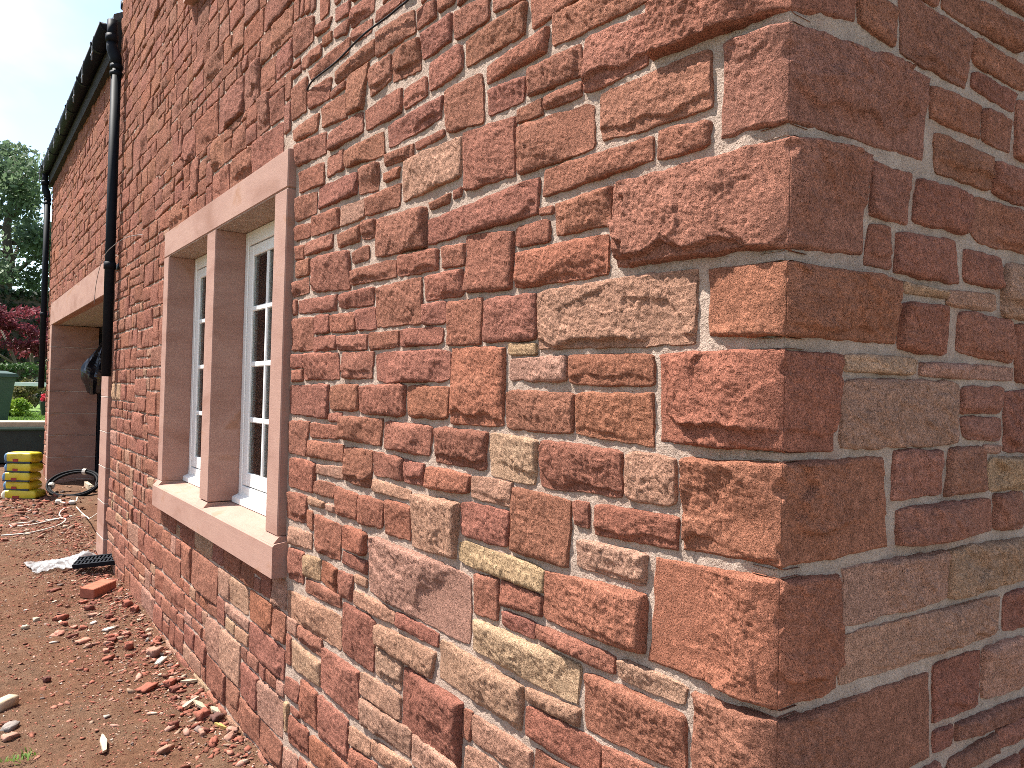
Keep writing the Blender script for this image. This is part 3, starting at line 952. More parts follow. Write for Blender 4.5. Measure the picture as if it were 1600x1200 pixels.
class Grid:
    """occupancy of a wall, one cell per centimetre, filled with coursed rubble of mixed sizes"""
    def __init__(s, u0, u1, z0, z1, cell=0.01):
        s.u0, s.z0, s.c = u0, z0, cell
        s.nu = int(round((u1 - u0) / cell)); s.nz = int(round((z1 - z0) / cell))
        s.g = np.zeros((s.nz, s.nu), bool)
    def rect(s, a, b, c, d):
        i0 = int(math.floor((a - s.u0) / s.c)); i1 = int(math.ceil((b - s.u0) / s.c))
        j0 = int(math.floor((c - s.z0) / s.c)); j1 = int(math.ceil((d - s.z0) / s.c))
        s.g[max(0, j0):max(0, j1), max(0, i0):max(0, i1)] = True
    def quad(s, q, pad):
        q = q.reshape(4, 2); cen = q.mean(0)
        a, b = q[:, 0].min() - pad, q[:, 0].max() + pad
        c, d = q[:, 1].min() - pad, q[:, 1].max() + pad
        i0 = max(0, int((a - s.u0) / s.c)); i1 = min(s.nu, int((b - s.u0) / s.c) + 1)
        j0 = max(0, int((c - s.z0) / s.c)); j1 = min(s.nz, int((d - s.z0) / s.c) + 1)
        if i1 <= i0 or j1 <= j0: return
        uu = s.u0 + (np.arange(i0, i1) + 0.5) * s.c; zz = s.z0 + (np.arange(j0, j1) + 0.5) * s.c
        X, Y = np.meshgrid(uu, zz)
        ins = np.ones(X.shape, bool)
        for k in range(4):
            p, r = q[k], q[(k + 1) % 4]
            e = r - p; ln = np.hypot(*e) + 1e-9
            n = np.array([e[1], -e[0]]) / ln          # clockwise outline: inside is to the right
            ins &= ((X - p[0]) * n[0] + (Y - p[1]) * n[1]) > -pad
        s.g[j0:j1, i0:i1] |= ins
    def courses(s, seed):
        """level courses of uneven height, split into stones longer than high; a few are doubled"""
        rs = random.Random(seed)
        out = []; g = s.g; j = 0
        def put(i, w, j0, h):
            a = s.u0 + i * s.c; c = s.z0 + j0 * s.c
            out.append((a, a + w * s.c, c, c + h * s.c))
        def row(i0, i1, j0, h):
            i = i0
            while i < i1:
                w = int(max(8, min(44, h * rs.uniform(0.8, 3.0))))
                if i1 - i < w + 7: w = i1 - i if i1 - i <= w + 5 else (i1 - i) // 2
                if h >= 12 and w >= 13 and rs.random() < 0.16:
                    k = rs.choice([h // 2, h // 3 + 1, 2 * h // 3]); m = w // 2 + rs.randint(-2, 2)
                    if rs.random() < 0.5: put(i, w, j0, k); put(i, m, j0 + k, h - k); put(i + m, w - m, j0 + k, h - k)
                    else: put(i, m, j0, k); put(i + m, w - m, j0, k); put(i, w, j0 + k, h - k)
                else: put(i, w, j0, h)
                i += w
        while j < s.nz - 6:
            h = min(rs.choice([24, 28, 32, 36]), s.nz - j)
            i = 0
            free = ~g[j:j + h].any(0)
            while i < s.nu:
                if not free[i]: i += 1; continue
                e = i
                while e < s.nu and free[e]: e += 1
                # long runs are broken so that courses step up and down along the wall
                while i < e:
                    L_ = min(e - i, rs.randint(28, 95))
                    if e - i - L_ < 22: L_ = e - i
                    if L_ >= 9:
                        z_ = 0
                        while z_ < h:
                            t_ = rs.choices([6, 8, 10, 12, 14, 17], [3, 4, 5, 5, 4, 2.5])[0]
                            if h - z_ < t_ + 5: t_ = h - z_
                            row(i, i + L_, j + z_, t_); z_ += t_
                        g[j:j + h, i:i + L_] = True
                    i += L_
                i = e
            j += h
        return out
    def fill(s, seed):
        rs = random.Random(seed)
        out = s.courses(seed + 1)
        g = s.g
        flat = g.ravel()
        pos = 0
        while True:
            k = np.argmin(flat[pos:])
            if flat[pos + k]: break
            pos += k
            j, i = divmod(pos, s.nu)
            row = g[j, i:]
            nz = np.nonzero(row[:70])[0]
            run = int(nz[0]) if len(nz) else len(row[:70])
            hh = rs.choices([6, 8, 10, 12, 14, 17, 20], [3, 5, 6, 5, 4, 3, 1.5])[0]
            ww = int(max(9, min(44, hh * rs.uniform(1.05, 2.7))))
            if hh > 15: ww = int(hh * rs.uniform(0.8, 1.8))
            if run < ww + 8: ww = run if run <= ww + 6 else run // 2
            ww = max(1, min(ww, run))
            col = g[j:j + hh + 4, i:i + ww]
            blk = np.nonzero(col.any(1))[0]
            av = int(blk[0]) if len(blk) else col.shape[0]
            if av <= hh + 3: hh = av if av <= hh + 3 else hh
            hh = max(1, min(hh, av))
            g[j:j + hh, i:i + ww] = True
            if ww >= 5 and hh >= 4:
                a = s.u0 + i * s.c; c = s.z0 + j * s.c
                out.append((a, a + ww * s.c, c, c + hh * s.c))
            elif ww >= 4 and hh >= 3 and rs.random() < 0.6:
                a = s.u0 + i * s.c; c = s.z0 + j * s.c
                out.append((a, a + ww * s.c, c, c + hh * s.c))
        return out

def to_quads(rects, rs):
    out = []
    for (a, b, c, d) in rects:
        g = 0.0030
        def r(): return rs.uniform(-0.004, 0.004)
        k = min(0.005, 0.05 * (b - a))
        out.append(np.array([a + g + r(), d - g + rs.uniform(-k, k), b - g + r(), d - g + rs.uniform(-k, k),
                             b - g + r(), c + g + rs.uniform(-k, k), a + g + r(), c + g + rs.uniform(-k, k)]))
    return out

Mv = np.array([RGT, UPV, FWD])
def project(P):
    q = (np.asarray(P, float) - np.array(CAM)) @ Mv.T
    z = np.maximum(q[:, 2], 1e-3)
    return 512 + q[:, 0] / z * 776.3, 384 - q[:, 1] / z * 776.3, q[:, 2]

def screen_area(P):
    x, y, d = project(P)
    if (d < 0.1).any(): return 0, 1
    inside = ((x > -5) & (x < 1029) & (y > -5) & (y < 773)).mean()
    ar = 0.5 * abs(np.dot(x, np.roll(y, -1)) - np.dot(y, np.roll(x, -1)))
    return ar * inside, d.mean()

ALL = []      # (area, depth, wall, code, quad, rough, seed)
QU = parse(QUOINS)
main = parse(MAIN_STONES, 0.0028, True); side = parse(SIDE_STONES, 0.0032)

# long wall
G = Grid(END_X, 0.0, -0.2, TOP_T)
rs0 = random.Random(5)
for code, q in main:
    G.quad(q, 0.006)
for code, q in QU:
    G.quad(np.array([q[0], q[1], 0.02, q[4], 0.02, q[5], q[2], q[3]]), 0.007)
G.rect(WX0 - 0.004, WX1 + 0.004, WZ0 - 0.002, WZ1 + 0.004)
G.rect(SILL_X0 - 0.01, SILL_X1 + 0.01, WZ0 - 0.002, 0.90)
G.rect(GX0 - 0.22, GX1 + 0.335, -0.2, GZT + 0.27)
G.rect(END_X, STEP_X, TOP_W, TOP_T)
G.rect(UPX0, UPX1, UPZ, UPZ + 1.5)
main_auto_start = len(main)
auto_q = []
# quoins above and below the measured ones alternate long and short
def auto_quoins(z0, z1, rs):
    out = []; z = z0; k = 0
    while z < z1 - 0.08:
        h = min(rs.uniform(0.14, 0.2), z1 - z)
        a, b = (0.34, 0.16) if k % 2 == 0 else (0.17, 0.33)
        out.append(('r', np.array([-a, z + h - 0.006, -a, z + 0.006, z + h - 0.006, z + 0.006, b, z + h - 0.006, b, z + 0.006])))
        z += h; k += 1
    return out
AQ = auto_quoins(2.092, TOP_T, rs0) + auto_quoins(-0.03, 0.797, rs0)
for code, q in AQ:
    G.quad(np.array([q[0], q[1], 0.02, q[4], 0.02, q[5], q[2], q[3]]), 0.007)
for r_q in to_quads(G.fill(21), rs0):
    lowp = r_q[1] < 1.0
    code = rs0.choices('rodmpqy', [62, 7, 10, 12, 8, 1.0, 0.4] if not lowp else [44, 7, 9, 12, 22, 4.5, 1.2])[0]
    if r_q[1] > 2.3: code = rs0.choices('rodm', [60, 12, 14, 14])[0]
    main.append((code, r_q))
for k, (code, q) in enumerate(main):
    P = np.array([[q[i], 0.0, q[i + 1]] for i in (0, 2, 4, 6)])
    ar, dp = screen_area(P)
    rough = rs0.uniform(0.6, 1.25)
    ALL.append((ar, dp, 'L', code, q, rough, k + 1))
# end wall
G2 = Grid(0.0, SIDE_LEN, -0.2, TOP_T)
for code, q in side:
    G2.quad(q, 0.006)
for code, q in QU + AQ:
    G2.quad(np.array([-0.02, q[4], q[6], q[7], q[8], q[9], -0.02, q[5]]), 0.007)
for r_q in to_quads(G2.fill(33), rs0):
    side.append((rs0.choices('rdmpqy', [50, 9, 16, 16, 6, 3])[0], r_q))
for k, (code, q) in enumerate(side):
    P = np.array([[0.0, q[i], q[i + 1]] for i in (0, 2, 4, 6)])
    ar, dp = screen_area(P)
    ALL.append((ar, dp, 'E', code, q, rs0.uniform(1.0, 1.5), 3000 + k))

def to_world(wl, u, z, h):
    return np.stack([u, -h, z], 1) if wl == 'L' else np.stack([h, u, z], 1)

def quoin(code, q, sd, res):
    """corner stone with two worked faces meeting at a worn arris"""
    rs = random.Random(sd * 31 + 5)
    lu, lzt, lb_u, lzb, czt, czb, ru, rzt, rb_u, rzb = q
    um = (lu + lb_u) / 2; rm = (ru + rb_u) / 2
    sL = grade(max(4, int(-um / res))) * (-um) + um
    sR = grade(max(4, int(rm / res))) * rm
    s = np.unique(np.round(np.concatenate([sL, sR, [-0.012, -0.008, -0.005, -0.0025, -0.001, 0.001, 0.0025, 0.005, 0.008, 0.012]]), 5))
    hgt = czt - czb
    t = grade(max(4, int(hgt / res)))
    S, T = np.meshgrid(s, t)
    zt = np.where(S < 0, czt + (lzt - czt) * S / um, czt + (rzt - czt) * S / rm)
    zbm = np.where(S < 0, czb + (lzb - czb) * S / um, czb + (rzb - czb) * S / rm)
    Zz = zt + (zbm - zt) * T
    # slight lean of the outer ends
    endL = (lu + (lb_u - lu) * T) - um; endR = (ru + (rb_u - ru) * T) - rm
    S2 = S + np.where(S < 0, endL * (S / um) ** 2, endR * (S / rm) ** 2)
    b = 1 - 2 * T; w = -um; wr = rm
    dmain = np.minimum(np.minimum((S - um), 10), np.minimum(T, 1 - T) * hgt)
    dside = np.minimum(np.minimum((rm - S), 10), np.minimum(T, 1 - T) * hgt)
    d = np.where(S < 0, dmain, dside)
    we = rs.uniform(0.003, 0.006)
    p = np.sin(np.clip(d / (we * (1 + 0.6 * noise(S / 0.04, Zz / 0.04, sd + 24)) + 0.002), 0, 1) * math.pi / 2) ** 0.85
    aL = 2 * (S - um) / w - 1
    rough = rs.uniform(1.5, 2.0)
    fm = face_height(S, Zz, aL, b, w, hgt, sd, rough, rs) + 0.005
    aR = 2 * S / wr - 1
    fs = face_height(S + 5, Zz, aR, b, wr, hgt, sd + 50, 1.3, rs) - 0.002
    # the rough face runs back to the arris
    chip = np.clip(np.maximum(0, noise(Zz / 0.045, S * 0 + sd, sd + 60) - 0.1) * 0.026 + 0.0015 + 0.0025 * noise(Zz / 0.014, S * 0, sd + 61), 0.0008, 0.016)
    edge = np.exp(-np.abs(S) / np.where(S < 0, 0.042, 0.014))
    f = np.where(S < 0, fm, fs)
    f = f * (1 - edge) + (-0.0005) * edge
    lo = -0.012
    sp_ = 0.0018 + 0.0025 * np.logaddexp(0, (f - 0.0018) / 0.0025)
    kk = np.clip((np.abs(S) - 0.012) / 0.03, 0, 1)
    f = f * (1 - kk) + sp_ * kk
    H = lo + (np.maximum(f, -0.002) - lo) * p
    am = 0.003
    Zw = Zz + am * (noise(S / 0.05, Zz / 0.05, sd + 22) + 0.5 * noise(S / 0.018, Zz / 0.018, sd + 23)) * 0.8
    S2 = S2 + np.clip(np.abs(S) / 0.05, 0, 1) * am * noise(S / 0.05, Zz / 0.05 + 7, sd + 26)
    th = sstep((S2 + 0.002) / 0.004) * math.pi / 2
    ox, oy = rs.uniform(-0.002, 0.004), rs.uniform(-0.002, 0.004)
    gd = np.maximum(0, chip - np.abs(S)) / 2 * np.minimum(1, p + 0.3)
    def pos(S2, Zw, H):
        bx = np.minimum(S2, 0); by = np.maximum(S2, 0)
        k = 1 / np.maximum(np.cos(np.minimum(th, math.pi / 2 - th)), 0.7)
        return bx + np.sin(th) * H * k + ox - gd, by - np.cos(th) * H * k - oy + gd, Zw
    x, y, zz = pos(S2, Zw, H)
    x2, y2, z2 = pos(S2, Zw, np.full_like(H, -0.05))
    ny, nx = S.shape
    X = np.pad(x, 1, mode='edge'); Y = np.pad(y, 1, mode='edge'); Zp = np.pad(zz, 1, mode='edge')
    for A, B in ((X, x2), (Y, y2)):
        Bp = np.pad(B, 1, mode='edge')
        for sl in ((0, slice(None)), (-1, slice(None)), (slice(None), 0), (slice(None), -1)):
            A[sl] = Bp[sl]
    n2 = nx + 2
    j, i = np.meshgrid(np.arange(ny + 1), np.arange(nx + 1), indexing='ij')
    j = j.ravel(); i = i.ravel()
    qd = np.stack([j * n2 + i, (j + 1) * n2 + i, (j + 1) * n2 + i + 1, j * n2 + i + 1], 1)
    corner = ((j == 0) | (j == ny)) & ((i == 0) | (i == nx))
    return np.stack([X.ravel(), Y.ravel(), Zp.ravel()], 1), qd[~corner]

rsq = random.Random(99)
for k, (code, q) in enumerate(QU):
    vv, qd = quoin(code, q, 500 + k, 0.0036)
    mesh_np('quoin', vv, qd, mat=M_STONE, tint=vary(code, rsq, 0.05), parent=wall_long)
rest = {'L': [], 'E': []}
vs_, qs_, ts_ = [], [], []
for k, (code, q) in enumerate(AQ):
    vv, qd = quoin(code, q, 600 + k, 0.02)
    rest['L'].append((vv, qd, vary(code, rsq)))

ALL.sort(key=lambda t: -t[0])
N_PARTS = 290
rsv = random.Random(4)
for n_, (ar, dp, wl, code, q, rough, sd) in enumerate(ALL):
    tint = vary(code, rsv)
    if n_ < N_PARTS:
        res = min(0.02, max(0.0036, 0.0036 * dp / 1.25))
        u, z, h, qd = stone_patch(q, sd, res, rough, 1.0 if wl == 'L' else 1.2)
        mesh_np('stone', to_world(wl, u, z, h), qd, mat=M_STONE, tint=tint, parent=wall_long if wl == 'L' else wall_end)
    else:
        res = min(0.026, max(0.008, 0.0042 * dp / 1.2)) if ar > 0 else 0.03
        u, z, h, qd = stone_patch(q, sd, res, rough * 0.7, 1.0 if wl == 'L' else 1.2)
        rest[wl].append((to_world(wl, u, z, h), qd, tint))
for wl, lst in rest.items():
    off = 0; V = []; Qs = []; Ts = []
    for vv, qd, tint in lst:
        V.append(vv); Qs.append(qd + off); Ts.append(np.repeat(tint[None], len(vv), 0)); off += len(vv)
    o = mesh_np('far_stones', np.concatenate(V), np.concatenate(Qs), mat=M_STONE, tint=np.concatenate(Ts),
                parent=wall_long if wl == 'L' else wall_end)
    o['kind'] = 'stuff'

# ------------------------------------------------------------------ window with dressed sandstone surround
FY = -0.029          # face of surround
FR = 0.105           # face of window frame
LIGHTS = [(-3.824, -3.044), (-2.903, -2.117)]
def dressed(name, *a, bev=0.004, parent=house, label=None):
    m = MB(); m.box(*a, bev=bev)
    o = m.build(name, M_DRESS, parent)
    if label: o['label'] = label
    return o
dressed('window_head', WX0, WX1, FY, 0.20, 2.1165, WZ1)
dressed('window_jamb', WX0 + 0.001, LIGHTS[0][0], FY, 0.20, 0.898, 2.114)
dressed('window_jamb', LIGHTS[1][1], WX1 - 0.001, FY, 0.20, 0.898, 2.114)
dressed('mullion', LIGHTS[0][1], LIGHTS[1][0], FY + 0.001, 0.20, 0.902, 2.114)
ms = MB()
ms.prism([(-0.053, 0.760), (0.20, 0.760), (0.20, 0.912), (0.10, 0.900), (-0.045, 0.876), (-0.053, 0.868)], 'x', SILL_X0, SILL_X1)
for a, b in ((WX0 + 0.012, LIGHTS[0][0]), (LIGHTS[0][1], LIGHTS[1][0]), (LIGHTS[1][1], WX1 + 0.012)):
    ms.add([(a, -0.049, 0.873), (b, -0.049, 0.873), (b, -0.027, 0.8985), (a, -0.027, 0.8985), (a, 0.19, 0.8985), (b, 0.19, 0.8985), (a, 0.19, 0.87), (b, 0.19, 0.87)],
           [(0, 1, 2, 3), (3, 2, 5, 4), (0, 3, 4, 6), (1, 7, 5, 2), (6, 4, 5, 7), (0, 6, 7, 1)])
sill = ms.build('window_sill', M_DRESS, house)
# mortar bedding showing at the joints
mj = MB()
mj.box(WX0 + 0.006, WX1 - 0.006, FY + 0.004, 0.19, 2.113, 2.118)
mj.build('mortar_joint', M_MORTAR, house)

def casement(x0, x1):
    z0, z1 = 0.912, 2.112
    m = MB()
    # outer frame
    fw = 0.042
    m.box(x0 + 0.001, x0 + fw, FR, FR + 0.07, z0, z1, 0.003); m.box(x1 - fw, x1 - 0.001, FR, FR + 0.07, z0, z1, 0.003)
    m.box(x0 + fw, x1 - fw, FR + 0.001, FR + 0.07, z1 - 0.062, z1, 0.003)
    m.box(x0 + fw, x1 - fw, FR + 0.001, FR + 0.07, z0, z0 + 0.062, 0.003)
    m.prism([(FR - 0.028, 0.900), (FR + 0.06, 0.900), (FR + 0.06, 0.936), (FR - 0.002, 0.934), (FR - 0.028, 0.922)], 'x', x0 + 0.001, x1 - 0.001)   # timber cill
    fr = m.build('window', M_WHITE, house)
    # sash set a few mm behind, with a shadow gap
    g = 0.005
    sx0, sx1, sz0, sz1 = x0 + fw + g, x1 - fw - g, z0 + 0.062 + g, z1 - 0.062 - g
    st = 0.058
    s = MB()
    ys, ye = FR + 0.004, FR + 0.058
    s.box(sx0, sx0 + st, ys, ye, sz0, sz1, 0.003); s.box(sx1 - st, sx1, ys, ye, sz0, sz1, 0.003)
    s.box(sx0 + st, sx1 - st, ys, ye, sz1 - 0.048, sz1, 0.003); s.box(sx0 + st, sx1 - st, ys, ye, sz0, sz0 + 0.058, 0.003)
    s.build('sash', M_WHITE, fr)
    px0, px1, pz0, pz1 = sx0 + st, sx1 - st, sz0 + 0.058, sz1 - 0.048
    bw = 0.023
    cw = (px1 - px0 - 2 * bw) / 3; ch = (pz1 - pz0 - 3 * bw) / 4
    for i in range(2):
        xa = px0 + (i + 1) * cw + i * bw
        b = MB(); b.box(xa, xa + bw, ys + 0.002, ye - 0.012, pz0, pz1, 0.004); b.build('glazing_bar', M_WHITE, fr)
    for j in range(3):
        za = pz0 + (j + 1) * ch + j * bw
        b = MB(); b.box(px0, px1, ys + 0.003, ye - 0.013, za, za + bw, 0.004); b.build('glazing_bar', M_WHITE, fr)
    for i in range(3):
        for j in range(4):
            xa = px0 + i * (cw + bw); za = pz0 + j * (ch + bw)
            b = MB(); b.box(xa - 0.003, xa + cw + 0.003, ys + 0.008, ys + 0.012, za - 0.003, za + ch + 0.003)
            b.build('pane', M_GLASS, fr)
            k = MB()
            k.box(xa + 0.001, xa + 0.009, ys + 0.014, ys + 0.026, za, za + ch); k.box(xa + cw - 0.009, xa + cw - 0.001, ys + 0.014, ys + 0.026, za, za + ch)
            k.build('spacer_bar', M_GREYST, fr)
    return fr
for a, b in LIGHTS:
    casement(a, b)

# room behind: curtains and dark walls
def curtain(x0, x1):
    n = 90
    xs = np.linspace(x0, x1, n); ph = np.cumsum(RNG.uniform(0.25, 0.75, n))
    ys = 0.27 + 0.022 * np.sin(ph) + 0.01 * np.sin(ph * 0.37)
    zs = np.array([0.72, 1.4, 2.2])
    X = np.repeat(xs[None], 3, 0); Y = np.repeat(ys[None], 3, 0); Z = np.repeat(zs[:, None], n, 1)
    v = np.stack([X.ravel(), Y.ravel(), Z.ravel()], 1)
    v2 = v + np.array([0, 0.006, 0]); 
    j, i = np.meshgrid(np.arange(2), np.arange(n - 1), indexing='ij'); j = j.ravel(); i = i.ravel()
    q = np.stack([j * n + i, j * n + i + 1, (j + 1) * n + i + 1, (j + 1) * n + i], 1)
    mesh_np('curtain', np.concatenate([v, v2]), np.concatenate([q, q[:, ::-1] + len(v)]), mat=M_CURT, parent=house)
curtain(-3.86, -3.1); curtain(-2.92, -2.1)
rm = MB()
rm.box(STEP_X + 0.1, -0.44, 4.0, 4.1, -0.3, 4.9); rm.box(STEP_X - 0.02, STEP_X + 0.1, 0.43, 4.1, -0.3, 4.9); rm.box(-0.55, -0.43, SIDE_LEN - 0.1, 4.1, -0.3, 4.9)
rm.box(STEP_X + 0.1, -0.44, 0.43, 4.0, 2.5, 2.6); rm.box(STEP_X + 0.1, -0.44, 0.43, 4.0, -0.1, 0.0)
rm.build('interior_wall', M_DARK, house)

# upper window sill, its lower edge just in view, with the window above it
up = MB()
up.prism([(-0.055, UPZ), (0.20, UPZ), (0.20, UPZ + 0.15), (-0.047, UPZ + 0.115), (-0.055, UPZ + 0.105)], 'x', UPX0, UPX1)
upper = up.build('window_sill', M_DRESS, house)
upper['label'] = 'underside of the upper window sill at the top edge'
for a, b in ((UPX0 + 0.01, UPX0 + 0.13), (UPX1 - 0.13, UPX1 - 0.01), ((UPX0 + UPX1) / 2 - 0.07, (UPX0 + UPX1) / 2 + 0.07)):
    dressed('window_jamb', a, b, FY, 0.2, UPZ + 0.12, UPZ + 1.3)
dressed('window_head', UPX0 + 0.008, UPX1 - 0.008, FY, 0.2, UPZ + 1.3025, UPZ + 1.45)
ug = MB(); ug.box(UPX0 + 0.12, UPX1 - 0.12, FR, FR + 0.05, UPZ + 0.12, UPZ + 1.31); ug.build('window', M_WHITE, house)

# ------------------------------------------------------------------ garage opening
dressed('garage_lintel', GX0 - 0.2, GX1 + 0.33, FY, 0.05, GZT, GZT + 0.262)
zz = 2.1025; hb = 0.262; k = 0
while zz > -0.1:
    lo = max(zz - hb, -0.25)
    dressed('jamb_block', GX0 - 0.2 if k % 2 else GX0 - 0.2, GX0, FY, 0.475, lo + 0.007, zz)
    if zz <= 1.6:
        pass
    dressed('jamb_block', GX1, GX1 + 0.325, FY, 0.475, lo + 0.007, zz)
    zz = lo; k += 1
M_JOINT = plain('pale_joint', (0.50, 0.40, 0.34), 0.95, 0.15, 30)
zj = 2.1025
for k in range(9):
    zj -= hb
    for a, b in ((GX0 - 0.197, GX0 + 0.0012), (GX1 - 0.0012, GX1 + 0.322)):
        ml = MB(); ml.box(a, b, FY - 0.0008, 0.473, zj + 0.0005, zj + 0.0065); ml.build('mortar_joint', M_JOINT, house)
sf = MB(); sf.box(GX0, GX1, 0.051, 0.56, GZT + 0.004, GZT + 0.05); sf.build('garage_soffit', M_SOFFIT, house)
fb = MB(); fb.box(GX0 - 0.15, GX0 + 0.05, 0.48, 0.60, -0.1, 2.1); fb.box(GX0 + 0.05, GX1, 0.48, 0.60, 2.02, 2.1)
fb.build('door_frame', M_BLACKPL, house)
rb = MB(); rb.box(GX0 + 0.3, GX1 - 0.2, 0.8, 0.92, 1.98, 2.09); rb.build('steel_beam', M_PAINTRED, house)
gi = MB()
gi.box(END_X + 0.3, STEP_X - 0.05, 5.0, 5.1, -0.2, 4.0); gi.box(END_X + 0.02, END_X + 0.3, 0.43, 5.0, -0.2, 4.0)
gi.box(END_X + 0.3, STEP_X - 0.05, 0.57, 5.0, 2.4, 2.5); gi.box(STEP_X - 0.05, STEP_X - 0.02, 0.43, 5.1, -0.2, 4.0)
gi.build('interior_wall', M_DARK, house)

# wing eaves: fascia, gutter on brackets, roof
fa = MB(); fa.box(END_X - 0.04, STEP_X - 0.004, -0.05, 0.0, 3.90, 4.12); fa.build('fascia', M_DARK, house)
def gutter_profile(r, y, z, t=0.006, n=10):
    o = [(y - r * math.cos(math.pi * k / n), z - r * math.sin(math.pi * k / n)) for k in range(n + 1)]
    i = [(y - (r - t) * math.cos(math.pi * k / n), z - (r - t) * math.sin(math.pi * k / n)) for k in range(n, -1, -1)]
    return o + i
gu = MB(); gu.prism(gutter_profile(0.062, -0.094, 4.085), 'x', END_X - 0.10, STEP_X - 0.006)
for xe in (END_X - 0.10, STEP_X - 0.012):
    pr = [(-0.094 - 0.064 * math.cos(math.pi * k / 10), 4.085 - 0.064 * math.sin(math.pi * k / 10)) for k in range(11)]
    gu.prism(pr, 'x', xe - 0.003, xe + 0.003)
gutter = gu.build('gutter', M_BLACKPL, house, True)
for xb in np.arange(STEP_X - 0.45, END_X, -0.85):
    b = MB(); b.prism(gutter_profile(0.069, -0.094, 4.086, 0.008), 'x', xb - 0.018, xb + 0.018)
    b.box(xb - 0.012, xb + 0.012, -0.032, -0.026, 4.0, 4.1)
    b.build('gutter_bracket', M_BLACKPL, gutter)

def ring(mb, c, r, h, n=16):
    mb.tube([(c[0], c[1], c[2] - h / 2), (c[0], c[1], c[2] + h / 2)], r, n)
def downpipe(x, ztop, zbot, name='downpipe', tilt=0.0):
    y = -0.062
    m = MB()
    m.tube([(x, -0.094, ztop + 0.03), (x, -0.094, ztop - 0.13)], 0.034, 16)
    ring(m, (x, -0.094, ztop - 0.10), 0.042, 0.05)
    m.tube([(x, -0.094, ztop - 0.13), (x + 0.002, -0.090, ztop - 0.17), (x + 0.012, -0.078, ztop - 0.21), (x + 0.02, -0.066, ztop - 0.25), (x + 0.02, y, ztop - 0.30)], [0.034, 0.040, 0.043, 0.040, 0.036], 16)
    ring(m, (x + 0.02, y, ztop - 0.31), 0.043, 0.035); ring(m, (x + 0.02, y, ztop - 0.36), 0.043, 0.03)
    m.tube([(x + 0.02, y, ztop - 0.29), (x + 0.02, y, zbot)], 0.034, 20)
    o = m.build(name, M_BLACKPL, house, True)
    for zc in (ztop - 1.75,):
        b = MB(); ring(b, (x + 0.02, y, zc), 0.041, 0.05); b.box(x - 0.04, x + 0.08, -0.012, 0.0, zc - 0.02, zc + 0.02)
        b.build('pipe_bracket', M_BLACKPL, o, True)
    return o
downpipe(-5.60, 4.02, 1.47)
downpipe(END_X + 0.06, 4.02, 1.35)
sp = MB(); sp.tube([(STEP_X - 0.045, 0.02, 4.9), (STEP_X - 0.045, 0.02, 4.24)], 0.03, 14); ring(sp, (STEP_X - 0.045, 0.02, 4.27), 0.036, 0.05)
sp.build('downpipe', M_BLACKPL, house, True)

rf = MB()
rf.prism([(-0.06, 4.13), (4.0, 6.5), (4.0, 6.56), (-0.06, 4.18)], 'x', END_X - 0.06, STEP_X - 0.03)
rf.build('roof', M_SLATE, house)
rt = MB()
rt.prism([(-0.12, TOP_T + 0.02), (3.6, 7.2), (3.6, 7.27), (-0.12, TOP_T + 0.08)], 'x', STEP_X - 0.1, 0.12)
rt.box(STEP_X, 0.0, -0.02, 0.4, TOP_T + 0.002, TOP_T + 0.06)
rt.build('roof', M_SLATE, house)
gw = MB(); gw.box(STEP_X, STEP_X + 0.012, 0.42, 4.0, 2.6, TOP_T); gw.build('gable_wall', M_MORTAR, house)

# little lights clipped along the gutter
sl = empty('string_lights', (-8.2, -0.17, 3.9))
tag(sl, 'string of small white cross-shaped lights hanging under the wing gutter', 'lights')
wp = []
for k, xb in enumerate(np.arange(STEP_X - 0.25, END_X + 0.2, -0.55)):
    m = MB(); zc = 3.93
    m.box(xb - 0.004, xb + 0.004, -0.176, -0.168, zc - 0.055, zc + 0.055); m.box(xb - 0.045, xb + 0.045, -0.1755, -0.1685, zc - 0.006, zc + 0.006)
    m.tube([(xb, -0.172, zc + 0.05), (xb, -0.165, 4.06)], 0.0025, 5)
    m.build('light_clip', M_GREYST, sl)

M_CABLEK2 = plain('grey_wire', (0.22, 0.2, 0.19), 0.5)
# ------------------------------------------------------------------ wires on the wall
def cable(name, pts, r, mat, label, sub=8, n=7, cat='cable', group=None):
    P = [Vector(p) for p in pts]
    res = []
    for i in range(len(P) - 1):
        p0 = P[max(i - 1, 0)]; p1 = P[i]; p2 = P[i + 1]; p3 = P[min(i + 2, len(P) - 1)]
        for k in range(sub):
            t = k / sub
            res.append(0.5 * ((2 * p1) + (p2 - p0) * t + (2 * p0 - 5 * p1 + 4 * p2 - p3) * t * t + (3 * p1 - p0 - 3 * p2 + p3) * t ** 3))
    res.append(P[-1])
    base = Vector(P[0])
    m = MB(); m.tube([p - base for p in res], r, n)
    o = m.build(name, mat, None, True)
    o.location = base
    return tag(o, label, cat, group)
cable('cable', [(-1.874, -0.012, 2.425), (-1.79, -0.022, 2.43), (-1.6, -0.024, 2.425), (-1.4, -0.025, 2.437), (-1.2, -0.025, 2.43), (-1.05, -0.025, 2.45), (-0.6, -0.03, 2.62), (-0.2, -0.03, 2.8)],
      0.0029, M_CABLEK, 'black cable running across the upper stones above the window corner')
cable('wire', [(-4.704, 0.0, 2.37), (-4.779, -0.06, 2.362), (-4.873, -0.1, 2.346), (-5.041, -0.13, 2.32), (-5.231, -0.14, 2.297), (-5.398, -0.15, 2.224), (-5.554, -0.15, 2.119), (-5.617, -0.15, 1.987)],
      0.0022, M_CABLEK2, 'thin stray wire poking out of the wall beside the downpipe')

